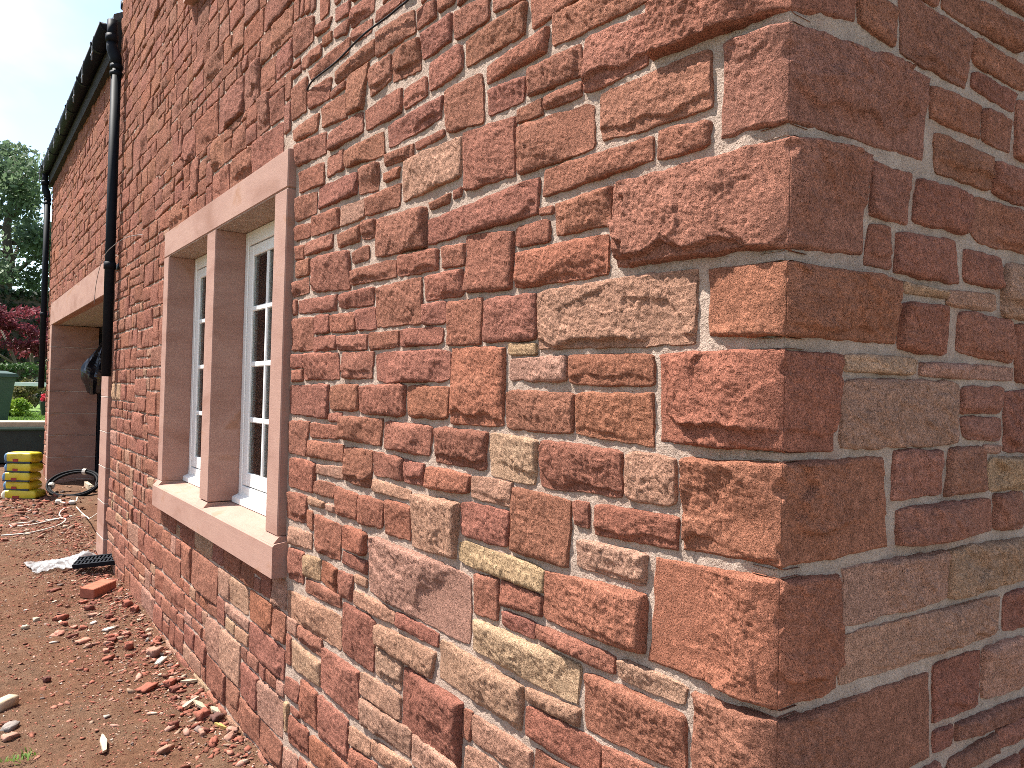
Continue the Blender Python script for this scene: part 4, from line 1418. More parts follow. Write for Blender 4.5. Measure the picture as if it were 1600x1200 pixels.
# ------------------------------------------------------------------ ground
def soil_z(x, y):
    z = gz(x) + 0.016 * fbm(x / 0.8, y / 0.8, 71, 3) + 0.015 * fbm(x / 0.16, y / 0.16, 75, 3) + 0.005 * noise(x / 0.045, y / 0.045, 78)
    z = z + 0.03 * np.exp(-np.maximum(0, -y) / 0.10) * (0.6 + 0.8 * noise(x / 0.3, y / 0.3, 79)) * (x < 0)
    z = z + 0.05 * np.exp(-(((x + 7.2) / 0.8) ** 2 + ((y - 0.0) / 0.35) ** 2))
    return z
def axis(segs):
    return np.unique(np.round(np.concatenate([np.linspace(a, b, max(2, int((b - a) / r) + 1)) for a, b, r in segs]), 4))
gx = axis([(-13.5, -9, 0.08), (-9, -5, 0.04), (-5, -1.6, 0.022), (-1.6, 4, 0.1), (4, 7, 0.5)])
gy = axis([(-6.5, -1.4, 0.15), (-1.4, 0.12, 0.022), (0.12, 0.8, 0.08), (0.8, 7, 0.5)])
X, Y = np.meshgrid(gx, gy)
Z = soil_z(X, Y)
n = len(gx)
j, i = np.meshgrid(np.arange(len(gy) - 1), np.arange(n - 1), indexing='ij'); j = j.ravel(); i = i.ravel()
q = np.stack([j * n + i, j * n + i + 1, (j + 1) * n + i + 1, (j + 1) * n + i], 1)
g = mesh_np('ground', np.stack([X.ravel(), Y.ravel(), Z.ravel()], 1), q, mat=M_SOIL)
tag(g, 'bare red soil strewn with stone chips along the wall', kind='structure')
M_FIELD = plain('rough_grass', (0.11, 0.14, 0.05), 0.95, 0.35, 1.5, 0.6, 20)
fx = np.linspace(-900, 900, 61); X, Y = np.meshgrid(fx, fx); Z = np.full(X.shape, -0.12) - 0.02 * np.hypot(X, Y) ** 0.5
j, i = np.meshgrid(np.arange(60), np.arange(60), indexing='ij'); j = j.ravel(); i = i.ravel()
M_BOUNCE = plain('pale_bounce_ground', (0.25, 0.21, 0.175), 0.95, 0.3, 40, 0.8, 90)  # pale ground added out of view to bounce light onto the end wall
m = MB(); m.box(0.35, 12.0, -6.4, 9.0, -0.05, 0.10); o = m.build('bounce_ground', M_BOUNCE); tag(o, 'unseen pale ground added beside the end wall to bounce light onto it', kind='structure')
fo = mesh_np('field', np.stack([X.ravel(), Y.ravel(), Z.ravel()], 1), np.stack([j * 61 + i, j * 61 + i + 1, (j + 1) * 61 + i + 1, (j + 1) * 61 + i], 1), mat=M_FIELD)
tag(fo, 'rough grass ground round the plot', kind='structure')

ICO_V = []
def ico():
    t = (1 + 5 ** 0.5) / 2
    v = np.array([(-1, t, 0), (1, t, 0), (-1, -t, 0), (1, -t, 0), (0, -1, t), (0, 1, t), (0, -1, -t), (0, 1, -t), (t, 0, -1), (t, 0, 1), (-t, 0, -1), (-t, 0, 1)], float)
    v /= np.linalg.norm(v[0])
    f = np.array([(0, 11, 5), (0, 5, 1), (0, 1, 7), (0, 7, 10), (0, 10, 11), (1, 5, 9), (5, 11, 4), (11, 10, 2), (10, 7, 6), (7, 1, 8),
                  (3, 9, 4), (3, 4, 2), (3, 2, 6), (3, 6, 8), (3, 8, 9), (4, 9, 5), (2, 4, 11), (6, 2, 10), (8, 6, 7), (9, 8, 1)])
    return v, f
IV, IF = ico()
CHIP = np.array([(0.30, 0.105, 0.07), (0.26, 0.10, 0.065), (0.22, 0.09, 0.06), (0.36, 0.16, 0.11), (0.42, 0.24, 0.18), (0.30, 0.2, 0.14), (0.50, 0.38, 0.28), (0.18, 0.13, 0.11), (0.58, 0.5, 0.42)])
CHIP = CHIP * 0.78
CHIP_P = np.array([22, 20, 16, 16, 9, 8, 4, 4, 1.0]); CHIP_P /= CHIP_P.sum()
def scatter(N, seed, xr, yf, smin, smax, pw):
    r = np.random.default_rng(seed)
    x = xr[0] + (xr[1] - xr[0]) * r.random(N) ** 0.8
    y = yf(r, N)
    s = smin * (smax / smin) ** (r.random(N) ** pw)
    sc = np.stack([s * r.uniform(0.7, 1.5, N), s * r.uniform(0.6, 1.1, N), s * r.uniform(0.25, 0.6, N)], 1)
    an = r.uniform(0, 6.28, N)
    v = IV[None] * (1 + r.uniform(-0.5, 0.5, (N, 12, 1))) * sc[:, None, :]
    tl = r.uniform(-0.4, 0.4, N)
    zx = v[..., 2] + v[..., 0] * tl[:, None]
    c, sn = np.cos(an)[:, None], np.sin(an)[:, None]
    vx = v[..., 0] * c - v[..., 1] * sn; vy = v[..., 0] * sn + v[..., 1] * c
    zz = soil_z(x, y)
    V = np.stack([vx + x[:, None], vy + y[:, None], zx + (zz + sc[:, 2] * 0.35)[:, None]], -1)
    F = IF[None] + (np.arange(N) * 12)[:, None, None]
    col = CHIP[r.choice(len(CHIP), N, p=CHIP_P)] * r.uniform(0.75, 1.25, (N, 1))
    return V.reshape(-1, 3), F.reshape(-1, 3), np.repeat(col, 12, 0)
sets = [scatter(20000, 5, (-2.0, -8.0), lambda r, N: -np.abs(r.normal(0, 0.5, N)) + 0.01, 0.0018, 0.006, 1.6),
        scatter(5200, 1, (-2.0, -9.0), lambda r, N: -np.abs(r.normal(0, 0.45, N)) + 0.01, 0.003, 0.016, 2.2),
        scatter(1900, 2, (-1.7, -7.0), lambda r, N: -0.02 - np.abs(r.normal(0, 0.11, N)), 0.004, 0.020, 2.0),
        scatter(900, 3, (-6.6, -9.5), lambda r, N: -0.4 + r.normal(0, 0.28, N), 0.006, 0.034, 1.5)]
off = 0; V = []; F = []; T = []
for a, b, c in sets:
    V.append(a); F.append(b + off); T.append(c); off += len(a)
o = mesh_np('stone_chips', np.concatenate(V), None, np.concatenate(F), mat=M_PEB, tint=np.concatenate(T), smooth=False)
tag(o, 'small red stone chips and grit scattered over the bare soil', 'rubble', kind='stuff')

# ------------------------------------------------------------------ loose pieces on the soil
def chunk(name, label, cat, x, y, dims, rz, col, lift=0.35, tilt=(0, 0), seed=0, jag=0.22, group=None, mat=None):
    """angular broken piece: a box cut unevenly, resting on the soil"""
    r = np.random.default_rng(seed + 1000)
    gx_, gy_, gz_ = 4, 4, 3
    pts = {}
    vs = []; fs = []
    for i in range(gx_):
        for j in range(gy_):
            for k in range(gz_):
                if 0 < i < gx_ - 1 and 0 < j < gy_ - 1 and 0 < k < gz_ - 1: continue
                p = np.array([i / (gx_ - 1) - 0.5, j / (gy_ - 1) - 0.5, k / (gz_ - 1) - 0.5])
                ec = sum(abs(abs(t) - 0.5) < 1e-6 for t in p)
                sh = {3: 0.97, 2: 0.985}.get(ec, 1.0)
                p = p * sh + r.uniform(-1, 1, 3) * jag * np.array([0.28, 0.28, 0.22])
                pts[(i, j, k)] = len(vs); vs.append(p * np.array(dims))
    def quad(a, b, c, d): fs.append((pts[a], pts[b], pts[c], pts[d]))
    for i in range(gx_ - 1):
        for j in range(gy_ - 1):
            quad((i, j, 0), (i, j + 1, 0), (i + 1, j + 1, 0), (i + 1, j, 0)); quad((i, j, gz_ - 1), (i + 1, j, gz_ - 1), (i + 1, j + 1, gz_ - 1), (i, j + 1, gz_ - 1))
        for k in range(gz_ - 1):
            quad((i, 0, k), (i + 1, 0, k), (i + 1, 0, k + 1), (i, 0, k + 1)); quad((i, gy_ - 1, k), (i, gy_ - 1, k + 1), (i + 1, gy_ - 1, k + 1), (i + 1, gy_ - 1, k))
    for j in range(gy_ - 1):
        for k in range(gz_ - 1):
            quad((0, j, k), (0, j, k + 1), (0, j + 1, k + 1), (0, j + 1, k)); quad((gx_ - 1, j, k), (gx_ - 1, j + 1, k), (gx_ - 1, j + 1, k + 1), (gx_ - 1, j, k + 1))
    if mat is None: vs = [p * 0.72 for p in vs]
    o = mesh_np(name, np.array(vs), np.array(fs), mat=mat or M_PEB, tint=np.array(col), smooth=False)
    o.rotation_euler = (tilt[0], tilt[1], rz)
    o.location = (x, y, float(soil_z(np.array(x), np.array(y))) + dims[2] * lift)
    return tag(o, label, cat, group)
RD = (0.26, 0.09, 0.06); DK = (0.15, 0.055, 0.04); PK = (0.33, 0.18, 0.13); PL = (0.42, 0.36, 0.30); CRM = (0.44, 0.38, 0.28); GR = (0.22, 0.19, 0.17)
m = MB(); m.box(-0.0515, 0.0515, -0.1, 0.1, -0.0325, 0.0325, bev=0.004)
o = m.build('brick', M_BRICK); o.rotation_euler = (0.06, 0.04, 0.75); o.location = (-4.86, -0.17, float(soil_z(np.array(-4.86), np.array(-0.17))) + 0.030)
tag(o, 'whole red brick lying on the soil in front of the black grate', 'brick')
PIECES = [
 ('dark flat stone flake lying left of the whole brick', -5.035, -0.398, (0.05, 0.10, 0.018), 0.8, DK),
 ('squarish red stone fragment standing out on open soil left of the chip pile', -4.411, -0.417, (0.06, 0.09, 0.035), 0.6, RD),
 ('small dark red lump just below the whole brick', -4.495, -0.268, (0.05, 0.06, 0.035), 0.2, DK),
 ('pink flat stone chip below the whole brick', -4.385, -0.258, (0.06, 0.09, 0.022), 0.7, PK),
 ('red brown fragment to the right of the pink chip under the brick', -4.277, -0.191, (0.05, 0.06, 0.025), 0.3, DK),
 ('long thin red flake close under the whole brick', -4.716, -0.271, (0.04, 0.10, 0.018), 1.0, RD),
 ('angular red lump against the wall foot, farther of a pair', -4.42, -0.075, (0.05, 0.06, 0.05), 0.5, RD),
 ('angular red lump against the wall foot, nearer of a pair', -4.30, -0.055, (0.05, 0.05, 0.035), 1.1, RD),
 ('pointed red stone chip standing upright between chip pile and wall', -3.723, -0.18, (0.03, 0.05, 0.05), 0.3, RD),
 ('pale pink stone lump by the wall foot beside grey slivers', -3.56, -0.09, (0.06, 0.09, 0.05), 0.6, PK),
 ('pale grey sliver in front of the pink lump by the wall', -3.44, -0.085, (0.04, 0.09, 0.022), 0.9, PL),
 ('large flat red slab chip lying alone on the soil', -3.115, -0.208, (0.07, 0.10, 0.022), 0.75, RD),
 ('wedge-shaped red chip near the wall foot', -3.118, -0.111, (0.05, 0.085, 0.03), 0.9, RD),
 ('dark red chip touching the wedge-shaped chip near the wall', -3.032, -0.108, (0.05, 0.065, 0.03), 0.6, DK),
 ('red stone wedge beside white splinters at the wall foot', -2.66, -0.085, (0.05, 0.08, 0.045), 0.6, RD),
 ('dark stone chip tucked against the wall right of white splinters', -2.60, -0.045, (0.06, 0.06, 0.035), 0.2, (0.12, 0.06, 0.05)),
 ('round dark red lump on the soil below the white splinters', -2.634, -0.202, (0.04, 0.05, 0.035), 0.1, DK),
 ('low brown stone chip half sunk in the soil near the bottom', -2.457, -0.269, (0.045, 0.075, 0.028), 0.7, (0.30, 0.16, 0.11)),
 ('grey stone lump at the left edge of the photo', -2.972, -0.735, (0.05, 0.08, 0.03), 0.8, GR),
 ('pale pink flat stone below the grey lump at the left edge', -2.86, -0.74, (0.05, 0.08, 0.022), 0.6, PK),
 ('flat white stone flake lying on the pile of pink chips', -4.089, -0.221, (0.05, 0.09, 0.016), 0.7, (0.5, 0.45, 0.39)),
 ('small white flake above the chip pile', -4.25, -0.275, (0.03, 0.055, 0.014), 0.7, (0.5, 0.44, 0.38)),
 ('broad pink stone chip at the foot of the chip pile', -3.965, -0.36, (0.05, 0.10, 0.022), 0.7, (0.42, 0.20, 0.14)),
 ('cream pebble on open soil, nearer of two', -4.317, -0.596, (0.035, 0.045, 0.03), 0.4, CRM),
 ('cream pebble on open soil, farther of two', -4.461, -0.535, (0.035, 0.04, 0.03), 0.1, CRM),
 ('small dark clod alone on the open soil', -3.466, -0.568, (0.03, 0.04, 0.03), 0.4, (0.12, 0.05, 0.04)),
]
for k, (lab, x, y, d, rz, col) in enumerate(PIECES):
    chunk('stone_fragment', lab, 'stone', x, y, d, rz, col, 0.3, (random.uniform(-.12, .12), random.uniform(-.12, .12)), 20 + k, 0.62, 'broken stone pieces on the soil')
r_ = random.Random(3)
def near_any(x, y):
    return any((x - p[1]) ** 2 + (y - p[2]) ** 2 < 0.09 ** 2 for p in PIECES) or (x + 4.88) ** 2 + (y + 0.17) ** 2 < 0.2 ** 2
cnt = 0
while cnt < 22:                                         # the pile of chips below the brick
    x = r_.gauss(-4.15, 0.22); y = r_.gauss(-0.30, 0.09)
    if near_any(x, y): continue
    chunk('stone_fragment', 'one of the small pink and red chips heaped below the brick', 'stone', x, y,
          (r_.uniform(.025, .05), r_.uniform(.03, .07), r_.uniform(.012, .025)), r_.uniform(0, 3), r_.choice([PK, RD, RD, DK, (0.40, 0.18, 0.13)]), 0.3,
          (r_.uniform(-.3, .3), r_.uniform(-.3, .3)), 90 + cnt, 0.7, 'heap of small chips')
    cnt += 1
cnt = 0
while cnt < 26:                                         # fallen fragments along the wall foot
    x = r_.uniform(-5.2, -2.2); y = -0.03 - abs(r_.gauss(0.02, 0.06))
    if near_any(x, y): continue
    chunk('stone_fragment', 'one of the small broken chips fallen along the foot of the long wall', 'stone', x, y,
          (r_.uniform(.02, .045), r_.uniform(.025, .06), r_.uniform(.012, .03)), r_.uniform(0, 3), r_.choice([RD, RD, DK, PK, GR]), 0.3,
          (r_.uniform(-.4, .4), r_.uniform(-.4, .4)), 140 + cnt, 0.7, 'chips along the wall foot')
    cnt += 1
def splinter(name, label, cat, x, y, ln, wd, rz, col, tilt=0.0, seed=0, mat=None):
    m = MB()
    h = 0.008
    m.add([(-ln / 2, -wd * .1, 0), (-ln * .15, -wd * .42, 0), (ln * .38, -wd * .30, 0), (ln / 2, -wd * .22, 0), (ln * .44, wd * .16, 0), (-ln * .05, wd * .36, 0), (-ln * .42, wd * .08, 0),
           (-ln / 2, -wd * .1, h), (-ln * .15, -wd * .42, h), (ln * .38, -wd * .30, h * 1.5), (ln / 2, -wd * .22, h), (ln * .44, wd * .16, h), (-ln * .05, wd * .36, h * 1.4), (-ln * .42, wd * .08, h)],
          [(6, 5, 4, 3, 2, 1, 0), (7, 8, 9, 10, 11, 12, 13)] + [(k, (k + 1) % 7, 7 + (k + 1) % 7, 7 + k) for k in range(7)])
    o = m.build(name, mat or M_WOOD)
    o.location = (x, y, float(soil_z(np.array(x), np.array(y))) + 0.004 + abs(math.sin(tilt)) * ln * 0.4)
    o.rotation_euler = (0, tilt, rz)
    return tag(o, label, cat)
splinter('wood_splinter', 'pale wood splinter lying alone on open soil near the bottom edge', 'wood', -2.62, -0.452, 0.19, 0.032, -0.1, None, -0.05)
splinter('wood_splinter', 'white splinter leaning left at the wall foot beside the red wedge', 'wood', -2.80, -0.105, 0.10, 0.025, 1.9, None, -0.3)
splinter('wood_splinter', 'white splinter leaning right against the red wedge at the wall foot', 'wood', -2.735, -0.075, 0.085, 0.03, 0.5, None, 0.35)
splinter('wood_splinter', 'small white flake between red wedge and dark chip at the wall foot', 'wood', -2.655, -0.035, 0.06, 0.03, 0.4, None, 0.3)
splinter('wood_splinter', 'white sliver by the wall foot above the wedge-shaped chip', 'wood', -3.05, -0.04, 0.09, 0.025, 1.5, None, 0.1)
splinter('wood_splinter', 'pale curled yellow shaving close to the wall at the bottom', 'wood', -2.50, -0.055, 0.06, 0.018, 0.9, None, 0.4, mat=plain('straw_shaving', (0.55, 0.38, 0.12), 0.7))
chunk('wood_offcut', 'pale sawn wood offcut at the left edge of the photo', 'wood', -3.22, -0.745, (0.05, 0.11, 0.045), 0.75, None or (0.55, 0.45, 0.33), 0.4, (0, 0), 77, 0.05, mat=M_WOOD)
# tuft of grass at the bottom edge
def blades(name, base, n, spread, hgt, mat, seed, width=0.004, lean=0.5, tint=(1, 1, 1), zfun=None):
    r = np.random.default_rng(seed)
    bx = base[0] + r.normal(0, spread[0], n); by = base[1] + r.normal(0, spread[1], n)
    bz = np.full(n, base[2]) if zfun is None else zfun(bx, by)
    an = r.uniform(0, 6.28, n); h = hgt * r.uniform(0.5, 1.2, n); ln = lean * r.uniform(0.2, 1, n) * h
    dx, dy = np.cos(an), np.sin(an)
    w = width * r.uniform(0.6, 1.4, n)
    p0 = np.stack([bx - dy * w, by + dx * w, bz], 1); p1 = np.stack([bx + dy * w, by - dx * w, bz], 1)
    p2 = np.stack([bx + dx * ln * .4, by + dy * ln * .4, bz + h * .65], 1); p3 = np.stack([bx + dx * ln, by + dy * ln, bz + h * .85], 1)
    m2 = p2 + np.stack([dy * w, -dx * w, 0 * w], 1) * .8; m1 = p2 - np.stack([dy * w, -dx * w, 0 * w], 1) * .8
    V = np.stack([p0, p1, m2, m1, p3], 1).reshape(-1, 3)
    k = np.arange(n)[:, None] * 5
    t = np.repeat((np.array(tint)[None] * r.uniform(0.7, 1.3, (n, 1))), 5, 0)
    return mesh_np(name, V, k + np.array([[0, 1, 2, 3]]), k + np.array([[3, 2, 4]]), mat=mat, tint=t, smooth=False)
M_GRASS = mat_leaf('lawn_grass', (0.085, 0.16, 0.022), (0.12, 0.21, 0.03), (0.15, 0.24, 0.045), 0.35, 2.0)
tf = blades('grass_tuft', (-2.63, -0.719, 0.055), 45, (0.018, 0.028), 0.02, M_GRASS, 3, 0.0025, 1.6)
tag(tf, 'small green tuft of grass at the bottom left corner', 'grass')

# black channel grate and polythene against the wall
gt = empty('drain_grate', (-5.42, -0.12, float(gz(-5.4)) + 0.05))
tag(gt, 'black slotted drain grate lying against the foot of the garage jamb', 'grate')
def local_box(mb, org, ux, uy, uz, a0, a1, b0, b1, c0, c1):
    vs = [tuple(org + ux * a + uy * b + uz * c) for c in (c0, c1) for b in (b0, b1) for a in (a0, a1)]
    mb.add(vs, [(0, 2, 3, 1), (4, 5, 7, 6), (0, 1, 5, 4), (2, 6, 7, 3), (0, 4, 6, 2), (1, 3, 7, 5)])
go = Vector((-5.44, -0.245, float(gz(-5.4)) + 0.035)); gux = Vector((0.42, 0.9, 0.10)).normalized(); guz = Vector((0.12, -0.2, 1)); guz = (guz - gux * guz.dot(gux)).normalized(); guy = guz.cross(gux)
gm = MB()
LN = 0.26; WD = 0.15
local_box(gm, go, gux, guy, guz, 0, LN, 0, 0.014, 0, 0.03); local_box(gm, go, gux, guy, guz, 0, LN, WD - 0.014, WD, 0, 0.03)
local_box(gm, go, gux, guy, guz, 0, LN, WD / 2 - 0.006, WD / 2 + 0.006, 0.001, 0.029)
local_box(gm, go, gux, guy, guz, -0.006, 0.0, 0, WD, 0, 0.03); local_box(gm, go, gux, guy, guz, LN, LN + 0.006, 0, WD, 0, 0.03)
gm.build('frame', M_BLACKPL, gt)
for k in range(10):
    b = MB(); a = 0.006 + k * (LN - 0.012) / 10
    local_box(b, go, gux, guy, guz, a, a + 0.012, 0.0142, WD - 0.0142, 0.003, 0.0265); b.build('slat', M_BLACKPL, gt)
n = 46
uu, vv = np.meshgrid(np.linspace(0, 1, n), np.linspace(0, 1, n))
px = -5.52 - 0.34 * vv - 0.02 * np.sin(7 * uu); py = -0.47 + 0.42 * uu - 0.04 * vv
hz = 0.012 + 0.13 * np.exp(-((uu - 0.78) / 0.22) ** 2 - ((vv - 0.45) / 0.4) ** 2) + 0.05 * np.exp(-((uu - 0.3) / 0.2) ** 2 - ((vv - 0.4) / 0.3) ** 2)
hz = hz * (0.75 + 0.6 * np.abs(noise(uu * 5 + vv * 2, vv * 4, 5))) + 0.02 * (1 - np.abs(noise(uu * 9, vv * 9, 8))) ** 3
pz = soil_z(px, py) + hz * 0.7
V = np.stack([px.ravel(), py.ravel(), pz.ravel()], 1) - np.array([-5.7, -0.25, 0.11])
j, i = np.meshgrid(np.arange(n - 1), np.arange(n - 1), indexing='ij'); j = j.ravel(); i = i.ravel()
q = np.stack([j * n + i, j * n + i + 1, (j + 1) * n + i + 1, (j + 1) * n + i], 1)
o = mesh_np('polythene_sheet', V, q, mat=M_POLY); o.location = (-5.7, -0.25, 0.11)
so = o.modifiers.new('thickness', 'SOLIDIFY'); so.thickness = 0.001
tag(o, 'crumpled clear polythene sheet on the soil beside the black grate', 'plastic sheet')

# ------------------------------------------------------------------ yellow sacks stacked by the garage
M_NAVY = plain('navy_sack_print', (0.03, 0.045, 0.07), 0.45, 0.1)
def sack(name, label, c, L_, W_, H_, rz, seed, pale):
    e = empty(name, (c[0], c[1], c[2]))
    e.rotation_euler = (0, 0, rz)
    tag(e, label, 'sack', 'stack of yellow sacks')
    nu, nv = 26, 24
    vs = []; 
    for a in range(nu + 1):
        t = a / nu * 2 - 1
        end = max(0.0, 1 - abs(t) ** 8) ** 0.5
        hw = W_ / 2 * (0.92 + 0.08 * end) ; hh = H_ / 2 * (0.40 + 0.60 * (1 - abs(t) ** 9) ** 0.6)
        for b in range(nv):
            an = 2 * math.pi * b / nv
            ca, sa = math.cos(an), math.sin(an)
            y = hw * math.copysign(abs(ca) ** 0.30, ca); z = hh * math.copysign(abs(sa) ** 0.38, sa)
            vs.append((t * L_ / 2, y, z + H_ / 2))
    vs = np.array(vs)
    vs[:, 2] += 0.006 * noise(vs[:, 0] / 0.09, vs[:, 1] / 0.09, seed); vs[:, 1] += 0.006 * noise(vs[:, 0] / 0.08, vs[:, 2] / 0.05 + 4, seed + 1)
    vs[:, 2] = np.maximum(vs[:, 2], 0.0)
    fs = [(a * nv + b, a * nv + (b + 1) % nv, (a + 1) * nv + (b + 1) % nv, (a + 1) * nv + b) for a in range(nu) for b in range(nv)]
    for a0, a1, nm, mt in ((0, 3, 'sack_end', M_BLUE if not pale else M_CREAM), (3, nu - 2, 'sack_body', M_YEL), (nu - 2, nu, 'sack_end', M_YEL)):
        me = bpy.data.meshes.new(nm)
        sub_v = [tuple(p) for p in vs[a0 * nv:(a1 + 1) * nv]]; nr = a1 - a0
        sub_f = [(a * nv + b, a * nv + (b + 1) % nv, (a + 1) * nv + (b + 1) % nv, (a + 1) * nv + b) for a in range(nr) for b in range(nv)]
        if a0 == 0: sub_f.append(tuple(range(nv))[::-1])
        if a1 == nu: sub_f.append(tuple(range(nr * nv, nr * nv + nv)))
        me.from_pydata(sub_v, [], sub_f)
        me.polygons.foreach_set('use_smooth', [True] * len(me.polygons)); me.materials.append(mt)
        o = bpy.data.objects.new(nm, me); scene.collection.objects.link(o); o.parent = e
    m = MB(); m.box(-L_ * .46, L_ * .46, -W_ / 2 - 0.003, -W_ / 2 + 0.03, 0.002, H_ * .17); o = m.build('printed_band', M_NAVY); o.parent = e
    # red printed panel on the front long side
    m = MB(); m.add([(-L_ * .16, -W_ / 2 - 0.004, H_ * .15), (L_ * .02, -W_ / 2 - 0.004, H_ * .15), (L_ * .02, -W_ / 2 - 0.005, H_ * .42), (-L_ * .16, -W_ / 2 - 0.005, H_ * .42),
                     (-L_ * .16, -W_ / 2 + 0.02, H_ * .15), (L_ * .02, -W_ / 2 + 0.02, H_ * .15), (L_ * .02, -W_ / 2 + 0.02, H_ * .42), (-L_ * .16, -W_ / 2 + 0.02, H_ * .42)],
                    [(0, 1, 2, 3), (4, 7, 6, 5), (0, 4, 5, 1), (3, 2, 6, 7), (0, 3, 7, 4), (1, 5, 6, 2)])
    o = m.build('printed_panel', M_RED); o.parent = e
    return e
SX, SY = -9.03, -0.325
z = float(soil_z(np.array(SX), np.array(SY))) - 0.01
labs = ['bottom yellow sack of the stack beside the garage, pale end drooping', 'second yellow sack from the bottom of the stack', 'middle yellow sack of the stack of five', 'second yellow sack from the top of the stack', 'topmost yellow sack of the stack beside the garage']
for k in range(5):
    H_ = (0.10, 0.098, 0.098, 0.10, 0.115)[k]
    sack('cement_sack', labs[k], (SX + (0.02, -0.01, 0.01, 0.0, -0.01)[k], SY + (0.01, 0.0, -0.012, 0.005, 0.0)[k], z), 0.29 + (0.06 if k == 0 else 0), 0.22, H_, 0.95 + 1.5708 * 0 + (0.08, -0.05, 0.03, -0.04, 0.02)[k], 40 + k, k in (0,))
    z += H_ * 0.955

# coil of black pipe leaning inside the garage opening, with tape
co = empty('pipe_coil', (-8.93, 0.10, float(gz(-8.9))))
tag(co, 'coil of black water pipe leaning at the garage opening', 'pipe coil')
ctr = Vector((-9.0, 0.15, float(gz(-8.9)) + 0.125))
ax1 = Vector((0.55, 0.83, 0.0)).normalized(); ax2 = Vector((-0.70, 0.46, 0.62)).normalized(); ax2 = (ax2 - ax1 * ax2.dot(ax1)).normalized(); ax3 = ax1.cross(ax2)
m = MB(); pts = []
for k in range(6 * 36 + 1):
    a = 2 * math.pi * k / 36
    t = k / 36
    R_ = 0.245 + 0.012 * math.sin(a * 0.41) + 0.01 * (t % 2)
    pts.append(ctr + ax1 * (R_ * math.cos(a)) + ax2 * (R_ * 0.80 * math.sin(a)) + ax3 * ((t - 3) * 0.006 + 0.008 * math.sin(a * 1.3)))
m.tube(pts, 0.0115, 7); m.build('coiled_pipe', M_CABLEK, co, True)
for an in (1.45, 3.3):
    c = ctr + ax1 * (0.232 * math.cos(an)) + ax2 * (0.2 * math.sin(an))
    tdir = (-ax1 * math.sin(an) + ax2 * math.cos(an)).normalized()
    b = MB(); b.tube([c - tdir * 0.018, c + tdir * 0.018], 0.034, 10); b.build('tape', M_CABLEW, co)
m = MB(); m.box(-9.45, -8.95, 0.30, 0.34, 0.0, 0.1, 0.003); o = m.build('wood_offcut', M_WOOD); o.location = (0, 0, 0.19); o.rotation_euler = (0, 0, 0)
tag(o, 'low pale timber batten lying behind the pipe coil', 'wood')

def on(x, y, dz=0.006):
    return (x, y, float(soil_z(np.array(x), np.array(y))) + dz)
cable('cable', [on(-8.55, 0.16), on(-8.45, 0.12, .05), on(-8.35, 0.10, .02), on(-8.2, 0.05), on(-8.3, -0.02), on(-8.5, -0.05)], 0.006, M_CABLEW, 'white flex with plug trailing out of the garage past the coil')
cable('cable', [on(-7.95, -0.05), on(-7.75, -0.1), on(-7.6, -0.12), on(-7.45, -0.08), on(-7.35, -0.06), on(-7.4, -0.3), on(-7.45, -0.5), on(-7.3, -0.5), on(-7.25, -0.35), on(-7.3, -0.15), on(-7.15, -0.12), on(-7.0, -0.2), on(-6.9, -0.4), on(-6.95, -0.6)], 0.0055, M_CABLEW, 'pale loose cord looping over the chips in front of the garage')
cable('cable', [on(-6.25, 0.02, .25), on(-6.6, 0.0, .12), on(-7.0, 0.03, .05), on(-7.5, 0.05), on(-8.0, 0.06)], 0.005, M_CABLEW, 'pale cord draped down beside the right garage jamb')
for k, (x, y, lb) in enumerate(((-8.2, 0.045, 'white plug at the end of the flex, right one'), (-8.42, -0.05, 'white plug at the end of the flex, left one'))):
    m = MB(); m.box(-0.025, 0.025, -0.03, 0.03, 0, 0.04, 0.012); o = m.build('plug', M_CABLEW); o.location = on(x, y, -0.004); tag(o, lb, 'plug')

# black bag hanging inside the opening
def bag_mesh():
    nu, nv = 22, 28
    vs = []; fs = []
    for a in range(nu + 1):
        t = a / nu
        w = 0.04 + 0.15 * math.sin(min(1, t * 1.15) * math.pi * 0.62) ** 1.2 - 0.09 * max(0, t - 0.62) / 0.38
        for b in range(nv):
            an = 2 * math.pi * b / nv
            rr = w * (1 + 0.16 * abs(math.sin(3.5 * an + 4 * t)) + 0.12 * math.sin(8 * an - 7 * t) + 0.07 * math.sin(17 * an + 11 * t))
            vs.append((rr * 0.62 * math.cos(an), rr * 0.95 * math.sin(an) - 0.10 * t, -0.62 * t + 0.02 * math.sin(3 * an) * t))
    for a in range(nu):
        for b in range(nv):
            fs.append((a * nv + b, a * nv + (b + 1) % nv, (a + 1) * nv + (b + 1) % nv, (a + 1) * nv + b))
    fs.append(tuple(range(nv))); fs.append(tuple(range(nu * nv, nu * nv + nv))[::-1])
    me = bpy.data.meshes.new('hanging_bag'); me.from_pydata(vs, [], fs); me.materials.append(M_BAG)
    import bmesh
    bm = bmesh.new(); bm.from_mesh(me); bmesh.ops.recalc_face_normals(bm, faces=bm.faces); bm.to_mesh(me); bm.free()
    return me
o = bpy.data.objects.new('hanging_bag', bag_mesh()); scene.collection.objects.link(o)
o.location = (-9.50, 0.50, 1.93)
tag(o, 'black plastic bag hanging in the garage opening', 'bag')

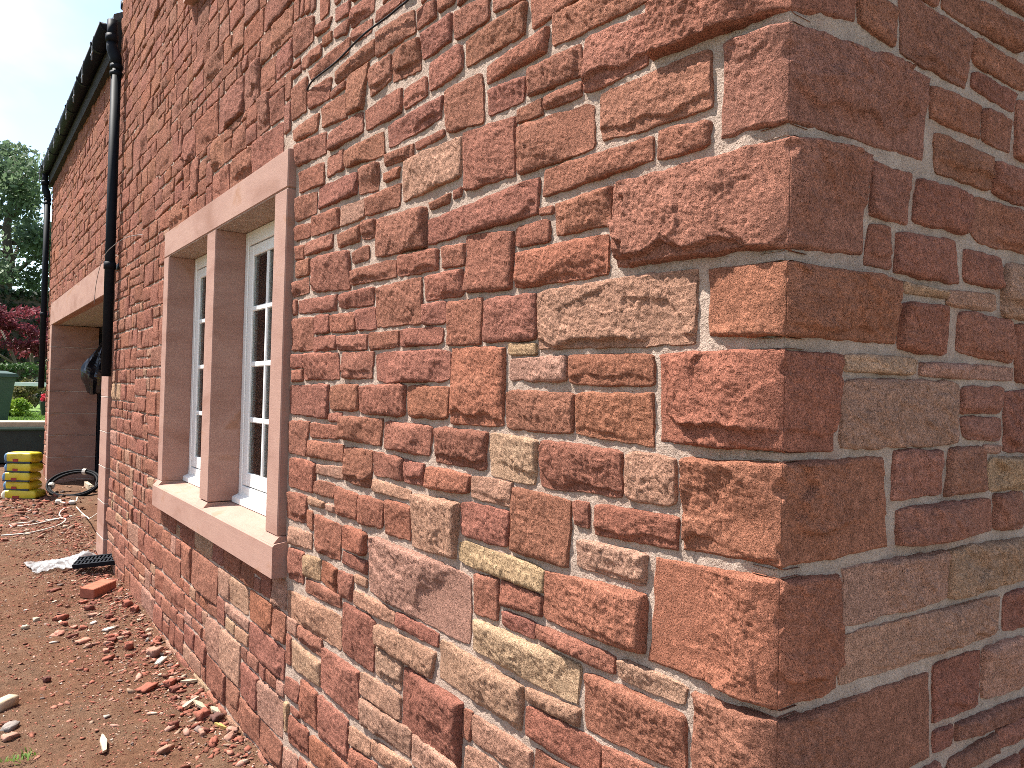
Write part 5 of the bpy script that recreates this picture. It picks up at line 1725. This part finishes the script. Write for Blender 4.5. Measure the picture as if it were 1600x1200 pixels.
# ------------------------------------------------------------------ beyond the wing: planter trough, board, bin, lawn
tr = empty('planter_trough', (-12.4, -0.45, 0.27))
tag(tr, 'long dark green plastic trough standing behind the yellow sacks', 'trough')
m = MB()
m.prism([(-1.55, 0.30), (0.35, 0.30), (0.45, 0.76), (-1.65, 0.76)], 'x', -12.75, -12.1); m.build('tub', M_GREENDK, tr)
m = MB(); m.box(-12.80, -12.05, -1.70, 0.50, 0.74, 0.785, 0.01); m.build('rim', M_GREENPL, tr)
m = MB(); m.box(-12.62, -12.10, -1.9, 0.62, 0.0, 0.075, 0.006); o = m.build('timber_board', M_WOOD); o.location = (0, 0, 0.787)
tag(o, 'thick pale timber board laid along the top of the trough', 'board')

# lawn terrace
def lawn_z(x, y):
    return 0.66 + 0.02 * noise(np.asarray(x) / 1.5, np.asarray(y) / 1.5, 8) + np.clip((-np.asarray(x) - 14) / 40, 0, 1) * 0.25
M_LAWN = plain('lawn_turf', (0.105, 0.17, 0.035), 0.95, 0.3, 3, 0.8, 60)
lx = axis([(-120, -40, 4), (-40, -13.4, 0.35)]); ly = axis([(-60, -12, 4), (-12, 14, 0.35), (14, 60, 4)])
X, Y = np.meshgrid(lx, ly)
Z = lawn_z(X, Y); n = len(lx)
j, i = np.meshgrid(np.arange(len(ly) - 1), np.arange(n - 1), indexing='ij'); j = j.ravel(); i = i.ravel()
q = np.stack([j * n + i, j * n + i + 1, (j + 1) * n + i + 1, (j + 1) * n + i], 1)
lw = mesh_np('lawn', np.stack([X.ravel(), Y.ravel(), Z.ravel()], 1), q, mat=M_LAWN)
tag(lw, 'sunlit green lawn beyond the house', kind='structure')
m = MB(); m.box(-13.5, -13.38, -60, 60, 0.0, 0.655); o = m.build('lawn_edge', M_WOODD); tag(o, 'low bank edging the lawn', kind='structure')
gb = blades('grass_blades', (-18.0, 0.3, 0.7), 9000, (1.5, 1.2), 0.06, M_GRASS, 9, 0.006, 0.6, zfun=lambda x, y: lawn_z(x, y) - 0.005)
tag(gb, 'short grass blades of the lawn', 'grass', kind='stuff')

bn = empty('wheelie_bin', (-15.2, -0.62, 0.67))
tag(bn, 'dark green wheeled bin on the lawn at the left edge', 'bin')
def frustum(mb, c, a0, b0, a1, b1, z0, z1):
    vs = [(c[0] + s * a0, c[1] + t * b0, z0) for s, t in ((-1, -1), (1, -1), (1, 1), (-1, 1))] + [(c[0] + s * a1, c[1] + t * b1, z1) for s, t in ((-1, -1), (1, -1), (1, 1), (-1, 1))]
    mb.add(vs, [(3, 2, 1, 0), (4, 5, 6, 7)] + [(k, (k + 1) % 4, 4 + (k + 1) % 4, 4 + k) for k in range(4)])
BC = (-15.2, -0.50)
m = MB(); frustum(m, BC, 0.27, 0.30, 0.34, 0.40, 0.70, 1.50); m.build('body', M_GREENPL, bn)
m = MB(); frustum(m, BC, 0.38, 0.44, 0.37, 0.43, 1.50, 1.555); frustum(m, BC, 0.35, 0.41, 0.22, 0.26, 1.556, 1.60); m.build('lid', M_GREENPL, bn)
for s in (-1, 1):
    m = MB(); m.tube([(BC[0] - 0.3, BC[1] + s * 0.30 - 0.025, 0.77), (BC[0] - 0.3, BC[1] + s * 0.30 + 0.025, 0.77)], 0.1, 18); m.build('wheel', M_BLACKPL, bn)

# ------------------------------------------------------------------ plants
def leafcloud(cent, rad, n, size, seed, shade=0.35, flat=0.75):
    """n small leaf quads spread through blobs; cent (k,3), rad (k,)"""
    r = np.random.default_rng(seed)
    k = r.integers(0, len(cent), n)
    d = r.normal(0, 1, (n, 3)); d /= np.linalg.norm(d, axis=1)[:, None]
    R = rad[k] * r.random(n) ** 0.42
    p = cent[k] + d * R[:, None] * np.array([1, 1, flat])
    a = r.normal(0, 1, (n, 3)); a /= np.linalg.norm(a, axis=1)[:, None]
    b = np.cross(a, r.normal(0, 1, (n, 3))); b /= np.linalg.norm(b, axis=1)[:, None]
    s = size * r.uniform(0.6, 1.4, n)[:, None]
    V = np.stack([p - a * s, p + b * s * 0.5, p + a * s, p - b * s * 0.5], 1).reshape(-1, 3)
    Q_ = np.arange(n)[:, None] * 4 + np.arange(4)[None]
    t = np.repeat(np.repeat(r.uniform(1 - shade, 1 + shade, (n, 1)), 3, 1), 4, 0)
    return V, Q_, t
def tree(name, label, base, limbs, cent, rad, n, size, mat, seed, cat='tree', tr=0.2, flat=0.75, group=None, bark=None):
    e = empty(name, base); tag(e, label, cat, group)
    m = MB()
    for pts, rr in limbs: m.tube(pts, rr, 8)
    m.build('trunk', bark or M_BARK, e, True)
    V, Q_, t = leafcloud(np.array(cent), np.array(rad), n, size, seed, flat=flat)
    mesh_np('crown', V, Q_, mat=mat, tint=t, smooth=False, parent=e)
    return e
def limbset(base, top, n, spread, seed, r0, z_from=0.3):
    r = random.Random(seed)
    b = Vector(base); t = Vector(top)
    L_ = [([tuple(b.lerp(t, k / 6) + Vector((r.uniform(-.03, .03), r.uniform(-.03, .03), 0)) * (t - b).length) for k in range(7)], [r0 * (1 - 0.85 * k / 6) for k in range(7)])]
    tips = []
    for i in range(n):
        f = z_from + (0.95 - z_from) * i / max(1, n - 1)
        s = b.lerp(t, f)
        an = 2.4 * i + r.uniform(-.5, .5)
        ln = spread * (1.05 - 0.55 * f) * r.uniform(0.75, 1.15)
        d = Vector((math.cos(an), math.sin(an), r.uniform(0.15, 0.6)))
        pts = [s]
        for k in range(1, 5):
            pts.append(pts[-1] + d * ln / 4 + Vector((r.uniform(-1, 1), r.uniform(-1, 1), r.uniform(-.3, .6))) * ln * 0.06)
        L_.append(([tuple(p) for p in pts], [r0 * 0.42 * (1 - f * .6) * (1 - 0.8 * k / 4) for k in range(5)]))
        tips += [pts[4], pts[3], pts[2].lerp(pts[3], .5)]
    return L_, tips
M_HAZY_OAK = mat_leaf('hazy_oak_leaves', (0.075, 0.12, 0.065), (0.11, 0.16, 0.085), (0.16, 0.215, 0.12), 0.4, 0.8)  # distance haze is painted into these leaf colours, paler and bluer
M_MAPLE = mat_leaf('red_maple_leaves', (0.11, 0.02, 0.028), (0.17, 0.032, 0.042), (0.25, 0.06, 0.075), 0.35, 1.2)
M_HEDGE = mat_leaf('hedge_leaves', (0.035, 0.075, 0.018), (0.05, 0.10, 0.025), (0.08, 0.14, 0.035), 0.25, 1.0)
M_DKHEDGE = mat_leaf('dark_hedge_leaves', (0.018, 0.034, 0.016), (0.026, 0.046, 0.02), (0.036, 0.06, 0.026), 0.15, 1.0)
M_SHRUB = mat_leaf('bright_shrub_leaves', (0.16, 0.26, 0.025), (0.24, 0.34, 0.04), (0.34, 0.42, 0.07), 0.35, 3.0)
M_FLW = mat_leaf('red_petals', (0.5, 0.03, 0.05), (0.6, 0.05, 0.08), (0.65, 0.12, 0.16), 0.3, 5)

# big green tree
TB = (-42.5, 0.3, 0.9)
lb, tips = limbset(TB, (-43, 1.4, 12.2), 13, 5.2, 4, 0.42, 0.30)
cent = [tuple(p) for p in tips]; rad = [random.uniform(0.75, 1.45) for _ in tips]
r_ = random.Random(12)
for k in range(16):
    cent.append((-42.5 + r_.uniform(-2.4, 2.4), 0.9 + r_.uniform(-2.3, 2.3), r_.uniform(5.5, 12.3))); rad.append(r_.uniform(0.6, 1.1))
tree('broadleaf_tree', 'tall grey-green broadleaf tree against the sky left of the wing', TB, lb, cent, rad, 15000, 0.13, M_HAZY_OAK, 3, flat=0.8)
# red maple: two stems, layered crown
MBs = (-33.0, 0.95, 0.9)
limbs = [([(-33.0, 0.95, 0.85), (-32.95, 1.0, 1.7), (-33.05, 0.75, 2.5), (-33.1, 0.4, 3.3)], [0.09, 0.075, 0.05, 0.02]),
         ([(-32.9, 1.35, 0.85), (-32.85, 1.42, 1.8), (-32.8, 1.35, 2.4), (-32.7, 1.6, 3.3)], [0.1, 0.08, 0.06, 0.02]),
         ([(-32.85, 1.4, 1.9), (-32.8, 1.9, 2.3), (-32.7, 2.3, 2.7)], [0.05, 0.04, 0.015]), ([(-33, 0.85, 2.1), (-33, 0.2, 2.5), (-33, -0.4, 2.8)], [0.05, 0.03, 0.012])]
cent = []; rad = []
r_ = random.Random(5)
for k in range(46):
    y = r_.uniform(-1.6, 2.9); c_ = 1 - ((y - 0.7) / 2.6) ** 2
    cent.append((-33 + r_.uniform(-1.3, 1.3), y, 2.55 + r_.uniform(0, 1) * 1.85 * max(0.25, c_))); rad.append(r_.uniform(0.28, 0.6))
tree('maple_tree', 'dark red maple with two pale stems in front of the dark hedge', MBs, limbs, cent, rad, 9000, 0.075, M_MAPLE, 8, flat=0.45, bark=plain('pale_bark', (0.2, 0.17, 0.13), 0.9))
def hedge(name, label, x, y0, y1, z0, z1, dep, n, size, mat, seed):
    r = np.random.default_rng(seed)
    e = empty(name, (x, (y0 + y1) / 2, z0)); tag(e, label, 'hedge')
    m = MB(); m.box(x - dep / 2 + .12, x + dep / 2 - .12, y0 + .1, y1 - .1, z0, z1 - 0.12); m.build('inner_twigs', M_BARK, e)
    yy = r.uniform(y0, y1, n); zz = z0 + (z1 - z0) * r.random(n) ** 0.7; xx = x + dep / 2 * np.sign(r.uniform(-0.4, 1, n)) * r.uniform(0.75, 1.05, n)
    top = r.random(n) < 0.35
    zz = np.where(top, z1 + r.normal(0, 0.04, n), zz); xx = np.where(top, x + r.uniform(-dep / 2, dep / 2, n), xx)
    c = np.stack([xx, yy, zz], 1)
    V, Q_, t = leafcloud(c, np.full(n, 0.10), n * 2, size, seed)
    mesh_np('foliage', V, Q_, mat=mat, tint=t, smooth=False, parent=e)
hedge('hedge', 'clipped low green hedge in front of the maple', -29.6, -3.0, 5.0, 0.85, 1.95, 0.9, 5000, 0.05, M_HEDGE, 3)
hedge('hedge', 'tall dark hedge behind the red maple', -37.5, -6.0, 7.0, 0.9, 5.1, 1.4, 9000, 0.10, M_DKHEDGE, 6)
for k_, (tx, ty, th) in enumerate(((-39, -9.5, 8.5), (-37, -13.5, 10), (-34, -17.5, 9), (-30, -21.5, 10.5), (-25, -25.5, 9.5), (-19, -28, 10))):
    lb, tips = limbset((tx, ty, 0.2), (tx, ty + 0.4, th), 9, 3.6, 30 + k_, 0.3, 0.15)
    tree('boundary_tree', ('dark boundary tree across the yard, nearest the red maple', 'second dark boundary tree across the yard', 'third dark boundary tree across the yard', 'fourth dark boundary tree across the yard', 'fifth dark boundary tree across the yard', 'sixth dark boundary tree across the yard')[k_],
         (tx, ty, 0.2), lb, [tuple(p) for p in tips] + [(tx, ty, 1.5 + 0.8 * q_) for q_ in range(8)], [random.uniform(1.1, 1.7) for _ in range(len(tips) + 8)], 3500, 0.22, M_HAZY_OAK, 60 + k_, group='trees across the yard')
# bright shrub, flowers
def shrub(name, label, c, r, n, size, mat, seed, cat='shrub', h=1.0):
    rr = random.Random(seed)
    cent = [(c[0] + rr.uniform(-1, 1) * r * .7, c[1] + rr.uniform(-1, 1) * r * .7, c[2] + rr.uniform(0.15, 0.85) * r * 1.3 * h) for _ in range(14)]
    limbs = [([c, (c[0] + rr.uniform(-.5, .5) * r, c[1] + rr.uniform(-.5, .5) * r, c[2] + r * h)], [0.02, 0.006]) for _ in range(5)]
    return tree(name, label, c, limbs, cent, [r * rr.uniform(0.25, 0.45) for _ in cent], n, size, mat, seed, cat)
shrub('shrub', 'bright yellow-green shrub on the lawn beside the green bin', (-18.2, 0.02, 0.68), 0.36, 2200, 0.035, M_SHRUB, 2)
fl = shrub('flowering_plant', 'small plant with red flowers in a dark pot on the lawn', (-18.6, 0.72, 0.98), 0.16, 500, 0.03, M_FLW, 4, 'plant')
m = MB(); m.tube([(-18.6, 0.72, 0.68), (-18.6, 0.72, 1.02)], [0.13, 0.18], 14); m.build('plant_pot', M_GREENDK, fl)
shrub('shrub', 'mixed border shrub with buff flower heads behind the bin', (-22.0, 0.72, 0.8), 0.55, 1500, 0.05, mat_leaf('border_leaves', (0.09, 0.10, 0.03), (0.15, 0.13, 0.05), (0.24, 0.15, 0.07), 0.3, 3), 9)
shrub('shrub', 'dark border shrub between the lawn and the clipped hedge', (-24.0, 1.2, 0.8), 0.6, 1500, 0.05, M_DKHEDGE, 10)
fe = empty('rail_fence', (-20.5, 0.8, 0.7)); tag(fe, 'white horizontal garden rail behind the bin', 'fence')
m = MB(); m.box(-20.53, -20.47, -2.5, 3.0, 1.33, 1.42, 0.004); m.build('rail', M_WHITE, fe)
for y in (-2.2, -0.6, 0.95, 2.6):
    m = MB(); m.box(-20.62, -20.54, y - 0.04, y + 0.04, 0.6, 1.45); m.build('post', M_WOODD, fe)
